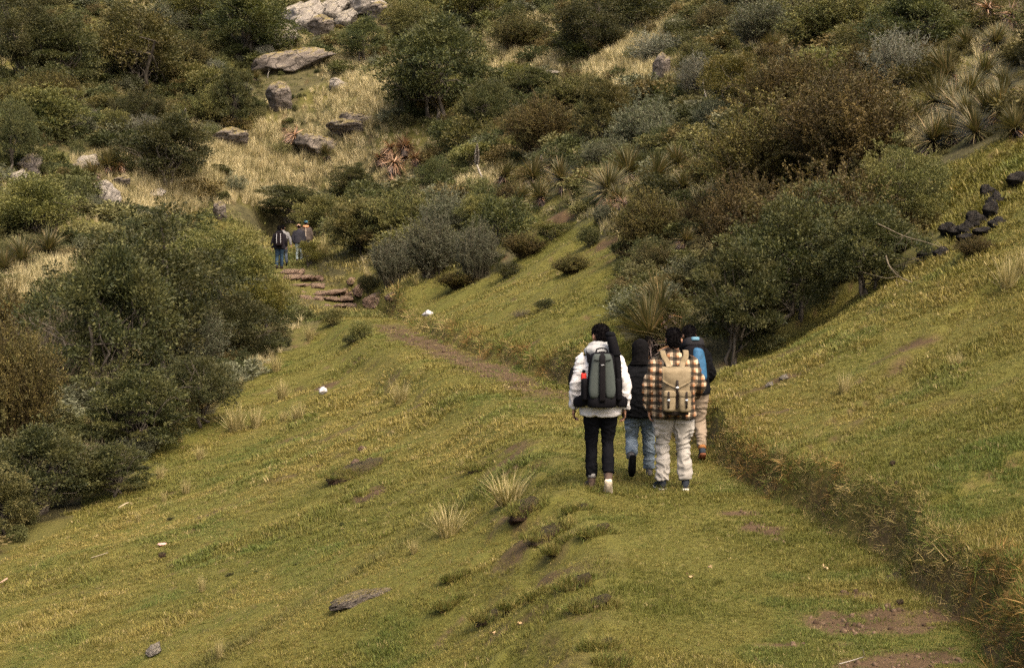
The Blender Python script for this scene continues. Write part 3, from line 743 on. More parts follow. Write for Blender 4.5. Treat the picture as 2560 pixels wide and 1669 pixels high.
DEADP = [(975, 385, 40, 'dead orange rosette at the top of the withered clump'), (1010, 380, 38, 'dead orange rosette on the right of the withered clump'), (985, 425, 42, 'brightest dead orange rosette of the withered clump'), (950, 410, 34, 'dead brown rosette on the left of the withered clump'), (982, 465, 28, 'single fallen orange rosette below the withered clump'), (1040, 410, 30, 'dead pale rosette at the right end of the withered clump'),
                     (735, 352, 38, 'dead orange rosette against the boulder right of the straw slope'), (1525, 535, 32, 'dead grey rosette trunk below the middle right clump'), (1560, 520, 30, 'dead grey rosette beside the dead trunk in the middle right'), (1655, 545, 30, 'dead orange rosette beside the grey green bush'), (1940, 330, 30, 'dead orange rosette in the brown thicket'), (2470, 40, 50, 'dead grey rosette at the top right corner'), (2530, 60, 50, 'dead brown rosette cut by the top right corner'), (300, 425, 26, 'dead orange leaves above the round boulder on the left')]
ROCKSPOTS = [(768, 75, 90), (838, 48, 80), (910, 38, 120), (705, 120, 85), (740, 182, 210), (700, 280, 85), (842, 225, 60), (570, 372, 100), (800, 388, 110), (70, 432, 80), (215, 428, 75), (258, 510, 80), (905, 315, 100), (870, 345, 120), (1652, 198, 60), (385, 494, 60), (1380, 190, 60)]
# --- smaller shrubs of the open hillside
HILL = polyground([(-150, 640), (150, 560), (420, 545), (640, 520), (800, 540), (900, 690), (1230, 680), (1310, 580), (1420, 530), (1560, 590), (1570, 820), (1700, 940), (1900, 850), (2100, 740), (2350, 560), (2300, 430), (2560, 320)]) + [(22, 40), (38, 70), (52, 125), (-52, 125), (-33, 80)]
LEFTT = polyground([(-200, 1440), (0, 1380), (180, 1290), (380, 1110), (560, 1000), (720, 870), (790, 790), (690, 690), (500, 560), (150, 560), (-300, 640)])
STRAW = [(1550, 165, 1.1, 130), (1600, 200, 1.2, 90), (1290, 120, 1.0, 100), (1380, 150, .8, 60), (900, 270, 1.1, 110), (870, 150, .8, 60), (560, 420, 1.2, 110), (430, 490, 1.2, 110), (340, 515, 1.2, 70), (640, 400, 1.1, 90), (760, 440, 1.0, 90), (500, 440, 1, 80), (700, 560, 1.0, 60),
         (250, 420, .8, 60), (680, 610, 1., 50), (150, 690, 1.1, 70), (60, 720, 1., 70), (1190, 470, .8, 70), (1060, 500, .9, 60), (850, 420, .9, 90), (1900, 130, .8, 80), (2000, 180, .7, 90), (1650, 60, .7, 60), (1100, 160, .6, 60), (1480, 330, .6, 50), (960, 440, .7, 60), (790, 470, .9, 60), (640, 500, 1.0, 90)]
def straw_at(x, y):
    q = np.zeros(np.shape(x))
    for gx, gy, a, r in SG: q = np.maximum(q, a * np.exp(-(((x - gx) / r) ** 2 + ((y - gy) / (2.2 * r)) ** 2)))
    return q
SG = []
for u, v, a, r in STRAW:
    gx, gy, _ = ground(u, v); SG.append((gx, gy, a, r * gy / FPX))
PUY_XY = [ground(u, v + r * .6)[:2] + (r,) for u, v, r, *_ in PUYAS + DEADP] + [ground(u, v)[:2] + (w * .5,) for u, v, w in ROCKSPOTS]
def near_puya(x, y):
    """kept clear so that the rosettes stand free"""
    q = np.zeros(np.shape(x), bool)
    for a, b, r in PUY_XY: R0 = r * b / FPX; q |= (np.abs(x - a * y / b) < R0 * .8) & (y > b - 2.6 * R0 - 1.0) & (y < b + R0 * .3)
    return q
g2 = np.random.default_rng(19)
small = []
tries = 0
while len(small) < 190 and tries < 8000:
    tries += 1
    y0 = g2.uniform(36, 122); x0 = g2.uniform(-0.36, 0.36) * y0
    if not inpoly(np.array(x0), np.array(y0), HILL): continue
    if straw_at(np.array(x0), np.array(y0)) > 0.30 and g2.random() < 0.92: continue
    if any((x0 - a) ** 2 + (y0 - b) ** 2 < 1.6 for a, b in small) or near_puya(np.array(x0), np.array(y0)): continue
    small.append((x0, y0))
KG = {'small_shrub': ('small olive shrub among the scrub of the far slope', 'small olive shrubs on the far slope'), 'small_dark': ('small dark green shrub among the scrub of the far slope', 'small dark shrubs on the far slope'),
      'grey_bush': ('small grey-green brushy shrub among the scrub of the far slope', 'small grey shrubs on the far slope'), 'rust_bush': ('small brown brushy shrub among the scrub of the far slope', 'small brown shrubs on the far slope'),
      'green_bush': ('small green brushy shrub among the scrub of the far slope', 'small green shrubs on the far slope'), 'silver_bush': ('small silvery shrub among the scrub of the far slope', 'small silvery shrubs on the far slope')}
MARKS = [(1088, 230, 'tall dark tree'), (800, 50, 'grey boulder outcrop'), (740, 150, 'mossy slab'), (582, 260, 'round dark bush under the slab'), (418, 390, 'spreading dark bush'), (1470, 80, 'rounded tree at the top'), (1600, 20, 'cut off tree at the top'),
 (1550, 165, 'upper straw patch'), (1192, 390, 'tall pale flower spike'), (985, 410, 'withered orange rosettes'), (1330, 450, 'centre rosette clump'), (1620, 440, 'middle right rosette clump'), (2400, 220, 'right rosette clump'), (1748, 190, 'silver grey bush'), (1850, 210, 'yellow-green leafy bush'),
 (2000, 260, 'rust brown bush'), (2150, 420, 'brown thicket'), (2480, 520, 'black charred heap'), (699, 620, 'far walker with backpack'), (800, 730, 'stone steps'), (1090, 620, 'grey thicket'), (900, 570, 'olive bush by the walkers'), (360, 130, 'broad grey-olive tree'), (150, 140, 'layered dark tree'),
 (70, 120, 'corner tree'), (610, 70, 'dense tree by the outcrop'), (258, 480, 'round grey boulder'), (40, 350, 'dark bush at the edge'), (100, 520, 'wide olive bush'), (60, 630, 'edge rosettes'), (2280, 80, 'dark bush at the top corner'), (2090, 60, 'bright green brush'), (1980, 60, 'brown dead flower stalk'),
 (1500, 290, 'loose olive tree'), (1350, 310, 'olive brown brushy bush'), (570, 350, 'yellow lichen stones'), (800, 360, 'brown boulder'), (870, 330, 'mossy ledge'), (1390, 560, 'bare earth scar'), (1990, 700, 'big dark bush'), (1900, 130, 'grey green brush'), (2200, 250, 'left of the right clump bushes' if False else 'bushes beside the right clump'), (2050, 500, 'tall rust bush'), (1750, 330, 'upper edge of the brown thicket'), (1850, 560, 'shaded side of the brown thicket'), (1160, 50, 'olive bush at the top'), (1300, 100, 'upper green brush')]
_seen = {}
def small_label(kind, x, y, z):
    """which one: its look and where it stands from something easy to find"""
    dz = (z - CAMZ) / y; b = (dz + _tp) / (1 - dz * _tp); v = CY - b * FPX; u = CX + x / y * FPX * (math.cos(PITCH) + b * math.sin(PITCH))
    mu, mv, nm = min(MARKS, key=lambda m: (m[0] - u) ** 2 + (m[1] - v) ** 2); du, dv = u - mu, v - mv
    r = ['right of', 'lower right of', 'below', 'lower left of', 'left of', 'upper left of', 'above', 'upper right of'][int(round(math.degrees(math.atan2(dv, du)) / 45)) % 8]
    if math.hypot(du, dv) > 110: r = 'farther ' + r
    lab = 'small %s shrub %s the %s' % (kind, r, nm); k = _seen[lab] = _seen.get(lab, 0) + 1
    return lab if k == 1 else ['', '', 'second ', 'third ', 'fourth ', 'fifth ', 'sixth ', 'seventh ', 'eighth ', 'ninth ', 'tenth ', 'eleventh ', 'twelfth ', 'thirteenth ', 'fourteenth ', 'fifteenth '][min(k, 15)] + lab
for x0, y0 in small:
    right = x0 / y0 > 0.12
    k = g2.choice(['small_shrub', 'small_dark', 'grey_bush', 'rust_bush', 'green_bush', 'silver_bush'], p=[.27, .20, .12, .10, .24, .07] if not right else [.2, .1, .08, .37, .19, .06])
    h = g2.uniform(0.8, 1.9) * (1.0 + 0.3 * (y0 > 75)); w = h * g2.uniform(1.1, 1.7)
    kn = {'small_shrub': 'olive leafy', 'small_dark': 'dark leafy', 'grey_bush': 'grey brushy', 'rust_bush': 'brown brushy', 'green_bush': 'green brushy', 'silver_bush': 'silvery'}[k]
    shrub(k + str(g2.integers(0, 2)), x0, y0, w, h, small_label(kn, x0, y0, float(hz(x0, y0)) + h * .5), KG[k][1], name='small_shrub')
g3 = np.random.default_rng(23)
for u, vb, wd_, hg, k, lab in [(1362, 775, 46, 34, 'small_dark0', 'small dark tuft of leaves alone on the middle turf slope'), (1305, 790, 60, 22, 'bare_bush', 'low dry twigs beside the small dark tuft on the turf slope'), (1265, 700, 90, 50, 'small_dark1', 'dark low shrub at the foot of the grey thicket'),
        (1310, 640, 110, 60, 'rust_bush0', 'brown heathy shrub on the turf hummock above the middle slope'), (1465, 625, 75, 65, 'small_dark0', 'dark small shrub beside the bare earth scar'), (1430, 680, 110, 50, 'rust_bush1', 'straggly dry shrub on the middle turf slope'),
        (1380, 600, 120, 50, 'small_shrub0', 'low olive shrub on the hummock below the bare earth'), (905, 850, 80, 55, 'small_shrub1', 'leafy green clump beside the far end of the dirt path'), (830, 815, 70, 50, 'small_shrub0', 'small shrub at the foot of the stone steps'),
        (880, 860, 45, 30, 'small_dark1', 'tiny dark shrub on the meadow side of the dirt path'), (1150, 720, 120, 45, 'rust_bush0', 'brown low shrub where the grey thicket meets the turf'), (925, 740, 60, 55, 'small_dark0', 'dark shrub beside the red boulders by the steps'),
        (1515, 560, 70, 60, 'grey_bush1', 'grey shrub under the dead rosette trunks'), (2320, 500, 60, 45, 'small_dark0', 'small dark shrub on the right turf above the black rocks'), (2440, 640, 110, 55, 'rust_bush1', 'brown weeds below the black rocks'),
        (1760, 580, 130, 100, 'rust_bush0', 'brown bush behind the large spiky clump in the middle right'), (1640, 685, 130, 80, 'green_bush1', 'green brush above the large grey-green rosette')]:
    shrub_px(k, u, vb, wd_, hg, lab)

# ------------------------------------------------------------------ spiky rosette plants
def rosette(seed, n, L, Wd, lo=-0.25, hi=1.45, curve=0.5, dead=False):
    g = np.random.default_rng(seed); V = []; F = []; A = []; segs = 4
    for i in range(n):
        az = g.uniform(0, 2 * math.pi); el = lo + (hi - lo) * g.random() ** 0.8; ll = L * g.uniform(0.72, 1.1) * (1.0 if not dead else g.uniform(0.5, 1))
        cv = curve * g.uniform(0.5, 1.3); p = np.array([0, 0, 0.0]); h = np.array([math.cos(az), math.sin(az), 0]); sd = np.array([-h[1], h[0], 0]); s0 = len(V); rv = g.random()
        for k in range(segs + 1):
            t = k / segs; w = Wd * (1 - t ** 1.5)
            if k < segs: V += [p - sd * w / 2, p + sd * w / 2]
            else: V.append(p)
            a = el - cv * t; p = p + (h * math.cos(a) + np.array([0, 0, math.sin(a)])) * ll / segs
        for k in range(segs):
            b = s0 + 2 * k
            if k < segs - 1: F += [(b, b + 1, b + 3), (b, b + 3, b + 2)]; A += [rv, rv]
            else: F.append((b, b + 1, b + 2)); A.append(rv)
    return np.array(V), np.array(F), np.array(A)
def blade_leaf_mat(name, stops, bands=True):
    g = Mat(name, 0.55, 0.35); lv = g.attr('lv'); c = g.ramp(lv, stops)
    g.leafy(c, 0.2); return g.m
PUY = blade_leaf_mat('rosette_leaf', [(0.05, (0.045, 0.045, 0.014)), (0.5, (0.096, 0.086, 0.030)), (0.82, (0.150, 0.120, 0.050)), (0.98, (0.26, 0.18, 0.085))])
PUYD = blade_leaf_mat('rosette_dead_leaf', [(0.1, (0.05, 0.035, 0.028)), (0.5, (0.18, 0.13, 0.10)), (0.8, (0.30, 0.22, 0.18)), (0.97, (0.40, 0.20, 0.09))])
PUYO = blade_leaf_mat('rosette_orange_leaf', [(0.1, (0.055, 0.036, 0.024)), (0.4, (0.15, 0.088, 0.050)), (0.72, (0.34, 0.185, 0.095)), (0.97, (0.46, 0.31, 0.20))])
CHAR = bark_mat('dark_fibrous_trunk', (0.012, 0.009, 0.008), (0.055, 0.042, 0.034))
ROS = [mesh_np('rosette%d' % k, *(lambda r: (r[0], r[1]))(rr), PUY, {'lv': ('FACE', rr[2])}) for k, rr in enumerate([rosette(300 + k, 340, 1.0, 0.034, -0.35, 1.5, 0.5) for k in range(3)])]
ROSD = [mesh_np('dead_skirt%d' % k, rr[0] + np.array([0, 0, -0.05]), rr[1], PUYD, {'lv': ('FACE', rr[2])}) for k, rr in enumerate([rosette(310 + k, 75, 0.7, 0.055, -1.3, -0.2, 0.5, True) for k in range(2)])]
ROSO = [mesh_np('dead_rosette%d' % k, rr[0], rr[1], PUYO, {'lv': ('FACE', rr[2])}) for k, rr in enumerate([rosette(320 + k, 230, 0.95, 0.05, -1.2, 0.9, 0.9, True) for k in range(2)])]
_tv, _tf = tubes([(np.array([[0, 0, -1.0], [0.02, 0, -0.6], [-0.02, 0.01, -0.2], [0, 0, 0.05]]), 0.16, 0.10)], 8)
_tv = _tv * (1 + 0.25 * (noise3(_tv * 9, 3) - 0.5))[:, None]
TRUNK = mesh_np('rosette_trunk', _tv, _tf, CHAR, None, False)
def puya(u, v, Rpx, label, lean=(0, 0), dead=0, skirt=True, group=None, stem=0.5):
    """rosette whose heart is seen at pixel (u,v), leaves Rpx long; stem metres of trunk below it"""
    x, y, z = ground(u, v + Rpx * 0.6); s = 1.15 * Rpx * y / FPX
    zz = z + stem * s
    o = link('spiky_rosette_plant', None, None, (x, y, zz), (lean[0], lean[1], rs.uniform(0, 6.28)), (s, s, s))
    tag(o, label, 'rosette plant', group)
    link('leaves', (ROSO if dead else ROS)[rs.randrange(2 if dead else 3)], o)
    if skirt: link('dead_leaves', ROSD[rs.randrange(2)], o)
    link('trunk', TRUNK, o)
    return o
for u, v, r, lab in PUYAS:
    puya(u, v, r * rs.uniform(.9, 1.15) * (1.05 if 1240 < u < 1730 and v < 520 else .92), lab, (rs.uniform(-.3, .6), rs.uniform(-.55, .45)), stem=.22 if u > 2200 or u < 200 else .42)
for u, v, r, lab in DEADP:
    puya(u, v, r * 1.2, lab, (rs.uniform(-.5, .9), rs.uniform(-.4, .4)), dead=1, stem=.75)
# --- flower spikes
SPM = Mat('spike_flowers', 0.9, 0.1); SPM.color(SPM.ramp(SPM.noise(SPM.coord('Object'), 40, 3), [(0.4, (0.13, 0.11, 0.085)), (0.65, (0.42, 0.38, 0.32))])); SPM = SPM.m
SPD = Mat('spike_dead', 0.9, 0.1); SPD.color(SPD.ramp(SPD.noise(SPD.coord('Object'), 40, 3), [(0.4, (0.03, 0.022, 0.014)), (0.65, (0.11, 0.075, 0.045))])); SPD = SPD.m
def spike(u, vtop, vhead, u2, vfoot, wpx, label, mat):
    x, y, z = ground(u2, vfoot); k = y / FPX
    head0 = np.array([(u - u2) * k, 0, (vfoot - vhead) * k]); top = np.array([(u - u2) * k * 0.95, 0, (vfoot - vtop) * k])
    o = link('flower_spike', None, None, (x, y, z - 0.02)); tag(o, label, 'flower spike')
    V, Fq = tubes([(np.array([[0, 0, 0], head0 * 0.5 + np.array([-0.04, 0, 0]), head0]), wpx * k * 0.22, wpx * k * 0.17)], 6)
    link('stalk', mesh_np('spike_stalk', V, Fq, mat, None, True), o)
    g = np.random.default_rng(int(u)); n = 900; t = g.random(n); az = g.uniform(0, 6.28, n); prof = np.sin(np.clip(t * 0.93 + 0.07, 0, 1) ** 0.7 * math.pi) ** 0.6 * wpx * k * 0.5
    P = head0 + (top - head0) * t[:, None]; q = np.c_[np.cos(az), np.sin(az), np.full(n, 0.4)]
    V, Fq = leaf_quads(P, unit(q), np.maximum(prof, 0.02), 0.05, g)
    link('flower_head', mesh_np('spike_head', V, Fq, mat), o)
spike(1192, 360, 412, 1218, 465, 14, 'tall pale flower spike standing alone in the middle scrub', SPM)
spike(1353, 388, 420, 1356, 455, 9, 'small pale flower spike in the centre clump', SPM)
spike(464, 272, 300, 466, 320, 7, 'thin pale flower spike above the dark spreading bush on the left', SPM)
spike(673, 163, 178, 670, 195, 6, 'thin pale flower spike below the mossy slab', SPM)
spike(569, 33, 45, 570, 60, 4, 'thin pale flower spike at the top left of the boulders', SPM)
spike(1757, 182, 200, 1765, 245, 9, 'pale flower spike at the silver grey bush', SPM)
spike(1980, 8, 60, 1990, 110, 9, 'tall brown dead flower stalk near the top right', SPD)

# ------------------------------------------------------------------ tussocks of long pale grass standing alone
def tint_blade_mat(name, stops):
    g = Mat(name, 0.7, 0.2); g.leafy(g.ramp(g.attr('lv'), stops), 0.25); return g.m
ICHU = tint_blade_mat('pale_tussock_blade', [(0.05, (0.09, 0.085, 0.022)), (0.4, (0.25, 0.205, 0.075)), (0.9, (0.44, 0.355, 0.175))])
TUS = []
for k in range(3):
    V, Fq, A = blades(400 + k, 260, 1.0, 0.019, 0.26, 0.20, 0.5, 0.16, 4, 0.55); TUS.append(mesh_np('tussock%d' % k, V, Fq, ICHU, {'lv': ('FACE', A)}))
def tussock(u, v, hpx, wf, label, k=None):
    x, y, z = ground(u, v); s = hpx * y / FPX
    o = link('grass_tussock', TUS[rs.randrange(3)], None, (x, y, z - 0.01), (0, 0, rs.uniform(0, 6.28)), (s * wf, s * wf, s))
    return tag(o, label, 'grass tussock')
for u, v, h, wf, lab in [(590, 1080, 90, 1.0, 'pale grass tussock at the meadow edge of the left thicket'), (640, 1070, 78, .8, 'pale grass tussock right beside the one at the thicket edge'), (745, 1050, 60, .9, 'small pale tussock on the upper left meadow'), (708, 1055, 45, .8, 'smaller tussock left of the small pale one'),
        (1000, 1010, 80, .9, 'pale tussock alone in the middle meadow below the dirt path'), (705, 1000, 70, .8, 'tussock near the thicket above the small pale ones'), (690, 930, 55, .9, 'thin tussock at the edge of the left thicket'), (775, 850, 55, .8, 'tussock below the yellow-green bush'),
        (1270, 1262, 110, 1.5, 'wide pale tussock fanning out at the dark soil clod'), (1120, 1340, 105, 1.2, 'pale tussock lower left of the wide fanning one'), (1035, 1385, 50, .8, 'small tussock at the end of the old terrace edge'), (2520, 725, 115, .8, 'tall pale tussock at the right edge of the grass slope'),
        (2110, 985, 75, .9, 'loose tussock on the right grass slope'), (400, 1200, 55, .7, 'tussock on the meadow below the grey twigs'), (465, 1235, 55, .7, 'tussock right of the one below the grey twigs'), (410, 1255, 36, .6, 'small thin tussock beside the pale stick'), (345, 1305, 36, .6, 'tiny tussock on the left meadow'),
        (548, 1650, 80, .5, 'thin upright straw tuft at the bottom of the old terrace edge'), (1040, 715, 36, .8, 'small tussock below the pale leafy bush'), (810, 640, 70, .9, 'straw tussock growing from the bush beside the walkers'), (1155, 1170, 30, .6, 'small tuft on the middle meadow'), (505, 1480, 60, .6, 'thin straw tuft on the lower left meadow'), (500, 1150, 50, .8, 'green tussock beside the meadow edge'), (2390, 920, 60, 1., 'dry tuft on the right grass slope'), (2560, 690, 100, .9, 'tall pale tussock cut by the right edge')]:
    tussock(u, v, h, wf, lab)

# ------------------------------------------------------------------ undergrowth of the far slope (one mass each)
# straw coloured grass
n = 130000
x = rg.uniform(-0.40, 0.40, n); y = rg.uniform(34, 124, n); x = x * (y + 2)
sw = straw_at(x, y); keep = (inpoly(x, y, HILL) | inpoly(x, y, LEFTT)) & (rg.random(n) < np.clip(sw * 1.1, 0, 1) ** 1.5 + 0.28 * sstep(0.42, 0.60, fbm2(x * 0.2, y * 0.2, 31, 3)) + .03)
x, y, sw = x[keep], y[keep], sw[keep]; n = len(x)
f = rg.random(n)[:, None]
tint = np.array([0.20, 0.17, 0.075]) * (1 - f) + np.array([0.50, 0.415, 0.235]) * f
protos = [tuft('straw_tuft_%d' % k, 160 + k, 34, 1.0, 0.040, 0.25, 0.18, 0.55, 0.16, 3) for k in range(4)]
hh = rg.uniform(0.35, 0.85, n) * (0.6 + 0.5 * np.clip(sw, 0, 1))
scatter('straw_grass', protos, np.c_[x, y, hz(x, y) - 0.02], np.c_[rg.normal(0, .1, n), rg.normal(0, .1, n), rg.uniform(0, 6.28, n)], np.c_[hh, hh, hh], rg.integers(0, 4, n), tint, 'pale straw coloured grass between the shrubs of the far slope')
# low green and brown cover
def cover_mat():
    g = Mat('low_cover_leaf', 0.7, 0.2); lv = g.attr('lv'); t = g.attr('tint', 'INSTANCER', 'Color')
    k = g.math('MULTIPLY_ADD', lv, 1.1, 0.45); cc = g.node('ShaderNodeCombineXYZ')
    for i in range(3): g.l.new(k, cc.inputs[i])
    g.leafy(g.mix(1.0, t, cc.outputs[0], 'MULTIPLY'), 0.25); return g.m
CVM = cover_mat(); protos = []
for k in range(3):
    (V, Fq, lv), _ = clump_crown(500 + k, 1500, 0.085, 0.038, 12, 0.5, 0.42, 0.36, (0.18, 0.32), 0.9); protos.append(mesh_np('cover_%d' % k, V, Fq, CVM, {'lv': ('FACE', lv)}))
for k in range(2):
    (V, Fq, lv), _ = sprig_crown(510 + k, 60, 22, 0.07, 0.016, 0.5, 0.8, 0.2); protos.append(mesh_np('cover_%d' % (3 + k), V, Fq, CVM, {'lv': ('FACE', lv)}))
n = 16000
x = rg.uniform(-0.40, 0.40, n); y = rg.uniform(26, 124, n); x = x * (y + 2)
inh = inpoly(x, y, HILL); inl = inpoly(x, y, LEFTT)
dens = 0.25 + 0.75 * sstep(0.38, 0.62, fbm2(x * 0.25, y * 0.25, 36, 3))
keep = (inh | inl) & (rg.random(n) < 0.75 * dens * np.clip(1.0 - 1.2 * straw_at(x, y), 0.04, 1))
S0, Z0, W0, T0 = path_info(x, y); npu = near_puya(x, y); keep &= (np.abs(S0) > W0 + 0.9)
x, y, npu = x[keep], y[keep], npu[keep]; n = len(x); rightz = np.clip((x / y - 0.08) * 6, 0, 1)[:, None]
pal = np.array([[0.050, 0.056, 0.020], [0.080, 0.082, 0.028], [0.125, 0.115, 0.045], [0.115, 0.116, 0.068], [0.105, 0.080, 0.030]])
tint = pal[rg.choice(5, n, p=[.27, .30, .18, .13, .12])]; tint = tint * (1 - 0.55 * rightz) + np.array([0.085, 0.062, 0.018]) * 0.55 * rightz
tint = tint * rg.uniform(0.7, 1.3, n)[:, None]
hh = rg.uniform(0.3, 0.95, n) * np.clip(y / 60, 0.7, 1.25) * np.where(npu, .32, 1.0); ww = hh * rg.uniform(1.1, 2.0, n)
scatter('scrub_undergrowth', protos, np.c_[x, y, hz(x, y) - 0.03], np.c_[rg.normal(0, .1, n), rg.normal(0, .1, n), rg.uniform(0, 6.28, n)], np.c_[ww, ww, hh], rg.integers(0, 5, n), tint, 'low green and brown scrub covering the far slope')

n = 90000
x = rg.uniform(-0.38, 0.38, n); y = rg.uniform(40, 112, n); x = x * (y + 2)
S0, Z0, W0, T0 = path_info(x, y)
keep = ~meadow_edge(x, y) & inpoly(x, y, HILL) & (rg.random(n) < 0.35 + 0.65 * (np.abs(S0) < 6) * (y < 80))
near_steps = (np.abs(S0) < 5) & (y > 55) & (y < 80); keep |= near_steps
keep &= ~((np.abs(S0) < W0 * .8) & (y > 60.5) & (y < 65.5)); x, y = x[keep], y[keep]; n = len(x)
f = np.clip(0.5 + 2.0 * (fbm2(x * .3, y * .3, 81, 3) - .5) + .25 * rg.normal(size=n), 0, 1)[:, None]
tint = (np.array([0.075, 0.085, 0.020]) * (1 - f) + np.array([0.22, 0.18, 0.06]) * f) * rg.uniform(.7, 1.25, n)[:, None]
protos = [tuft('slope_tuft_%d' % k, 180 + k, 14, 1.0, 0.14, 0.30, 0.30, 0.5, 0.9, 2) for k in range(4)]
hh = rg.uniform(.08, .22, n); ww = hh * 1.5
scatter('slope_grass', protos, np.c_[x, y, hz(x, y)], np.c_[rg.normal(0, .12, n), rg.normal(0, .12, n), rg.uniform(0, 6.28, n)], np.c_[ww, ww, hh], rg.integers(0, 4, n), tint, 'rough olive grass between the shrubs of the far slope')
# ------------------------------------------------------------------ people
def sring(c, rx, ry, n=2.0, seg=20, sx=(1, 0, 0), sy=(0, 1, 0)):
    a = np.linspace(0, 2 * math.pi, seg, endpoint=False); ca, sa = np.cos(a), np.sin(a)
    ex = np.sign(ca) * np.abs(ca) ** (2 / n); ey = np.sign(sa) * np.abs(sa) ** (2 / n)
    return np.array(c) + np.outer(ex * rx, sx) + np.outer(ey * ry, sy)
def ringloft(rings):
    m = len(rings); s = len(rings[0]); V = np.concatenate(rings + [rings[0].mean(0)[None], rings[-1].mean(0)[None]]); F = []
    for k in range(m - 1):
        for q in range(s):
            a, b = k * s + q, k * s + (q + 1) % s; F.append((a, b, b + s)); F.append((a, b + s, a + s))
    c0, c1 = m * s, m * s + 1
    for q in range(s):
        F.append((c0, (q + 1) % s, q)); F.append((c1, (m - 1) * s + q, (m - 1) * s + (q + 1) % s))
    return V, np.array(F)
def cat1(P, sub):
    P = np.array(P, float); return catmull(P, sub) if len(P) > 2 else np.array([P[0] + (P[1] - P[0]) * t for t in np.linspace(0, 1, sub + 1)])
def limb(pts, rad, seg=14, sub=5, n=2.0, ref=(1, 0, 0)):
    rad = [(r, r) if np.isscalar(r) else r for r in rad]; Q = cat1(np.c_[np.array(pts, float), np.array(rad, float)], sub); rings = []
    for k in range(len(Q)):
        d = unit(Q[min(k + 1, len(Q) - 1), :3] - Q[max(k - 1, 0), :3]); s = unit(np.array(ref) - d * np.dot(d, ref)); t = np.cross(d, s)
        rings.append(sring(Q[k, :3], max(Q[k, 3], .002), max(Q[k, 4], .002), n, seg, s, t))
    return ringloft(rings)
def column(rows, seg=28, sub=5):
    """rows of (z, cx, cy, rx, ry, power)"""
    Q = cat1(rows, sub); return ringloft([sring((q[1], q[2], q[0]), q[3], q[4], max(q[5], 2.0), seg) for q in Q])
def ell(c, r, seg=18):
    t = np.linspace(0.02, math.pi - 0.02, seg // 2 + 2); return ringloft([sring((c[0], c[1], c[2] - r[2] * math.cos(a)), r[0] * math.sin(a), r[1] * math.sin(a), 2, seg) for a in t])
def joinm(parts):
    V = []; F = []; o = 0
    for v, f in parts: V.append(v); F.append(f + o); o += len(v)
    return np.concatenate(V), np.concatenate(F)
def fuse(parts, voxel, smooth=6):
    """several closed shapes into one continuous skin"""
    V, F = joinm(parts); me = mesh_np('tmp', V, F); ob = bpy.data.objects.new('tmp', me); COL.objects.link(ob)
    md = ob.modifiers.new('r', 'REMESH'); md.mode = 'VOXEL'; md.voxel_size = voxel
    if smooth: s = ob.modifiers.new('s', 'SMOOTH'); s.factor = 0.5; s.iterations = smooth
    dg = bpy.context.evaluated_depsgraph_get(); ev = ob.evaluated_get(dg); m2 = bpy.data.meshes.new_from_object(ev)
    n = len(m2.vertices); V = np.empty(n * 3, np.float32); m2.vertices.foreach_get('co', V); N = np.empty(n * 3, np.float32); m2.vertex_normals.foreach_get('vector', N)
    k = len(m2.polygons); L = np.empty(len(m2.loops), np.int32); m2.loops.foreach_get('vertex_index', L)
    bpy.data.objects.remove(ob); bpy.data.meshes.remove(me); quad = len(L) == 4 * k
    if not quad: raise RuntimeError('remesh')
    bpy.data.meshes.remove(m2)
    return V.reshape(-1, 3).astype(float), L.reshape(-1, 4), N.reshape(-1, 3).astype(float)
def wrinkle(V, N, amp, sc=(9, 9, 20), seed=0):
    n1 = fbm3(V * np.array(sc) + 10 * noise3(V * 5, seed)[:, None] * 0.25, seed, 2); r = np.clip(1 - np.abs(2 * n1 - 1) * 2.2, 0, 1) ** 1.6
    return V + N * (amp * 1.25 * (r - 0.35) + amp * 0.8 * (noise3(V * 6, seed + 4) - 0.5))[:, None]
def fabric(name, c, var=0.25, rough=0.9, scale=6, fine=0.0):
    g = Mat(name, rough, 0.04 if max(c) < .05 else .12); co = g.coord('Object'); nz = g.noise(co, scale, 4)
    c = np.array(c); col = g.ramp(nz, [(0.3, c * (1 - var)), (0.7, np.minimum(c * (1 + var), 0.85))]); g.color(col); g.bump(g.noise(co, 160, 2), 0.25, 0.004); return g.m
def plaid():
    g = Mat('plaid_flannel', 0.95, 0.1); sp = g.node('ShaderNodeSeparateXYZ')
    co = g.coord('Object'); nz = g.node('ShaderNodeTexNoise'); nz.inputs['Scale'].default_value = 5; g.l.new(co, nz.inputs['Vector'])
    ad = g.node('ShaderNodeVectorMath'); ad.operation = 'MULTIPLY_ADD'; g.l.new(nz.outputs['Color'], ad.inputs[0]); ad.inputs[1].default_value = (0.045,) * 3; g.l.new(co, ad.inputs[2]); g.l.new(ad.outputs[0], sp.inputs[0])
    def band(sock, per, off, w):
        f = g.math('FRACT', g.math('MULTIPLY_ADD', sock, 1.0 / per, off)); return g.math('LESS_THAN', f, w)
    xs, zs = sp.outputs['X'], sp.outputs['Z']
    ob, cr = (0.29, 0.135, 0.062), (0.40, 0.30, 0.20)
    base = g.mix(band(xs, 0.092, 0.28, 0.5), ob, cr); base = g.mix(g.math('MULTIPLY', band(zs, 0.080, 0.3, 0.5), 0.5), base, cr)
    dk = (0.012, 0.012, 0.010)
    base = g.mix(g.math('MULTIPLY', band(xs, 0.092, 0.0, 0.46), 0.80), base, dk); base = g.mix(g.math('MULTIPLY', band(zs, 0.080, 0.0, 0.46), 0.85), base, dk)
    if False: base = g.mix(g.math('MULTIPLY', band(zs, 0.080, 0.86, 0.06), 0.5), base, (0.65, 0.58, 0.48)); base = g.mix(g.math('MULTIPLY', band(xs, 0.092, 0.86, 0.06), 0.4), base, (0.6, 0.52, 0.42))
    g.color(base); return g.m
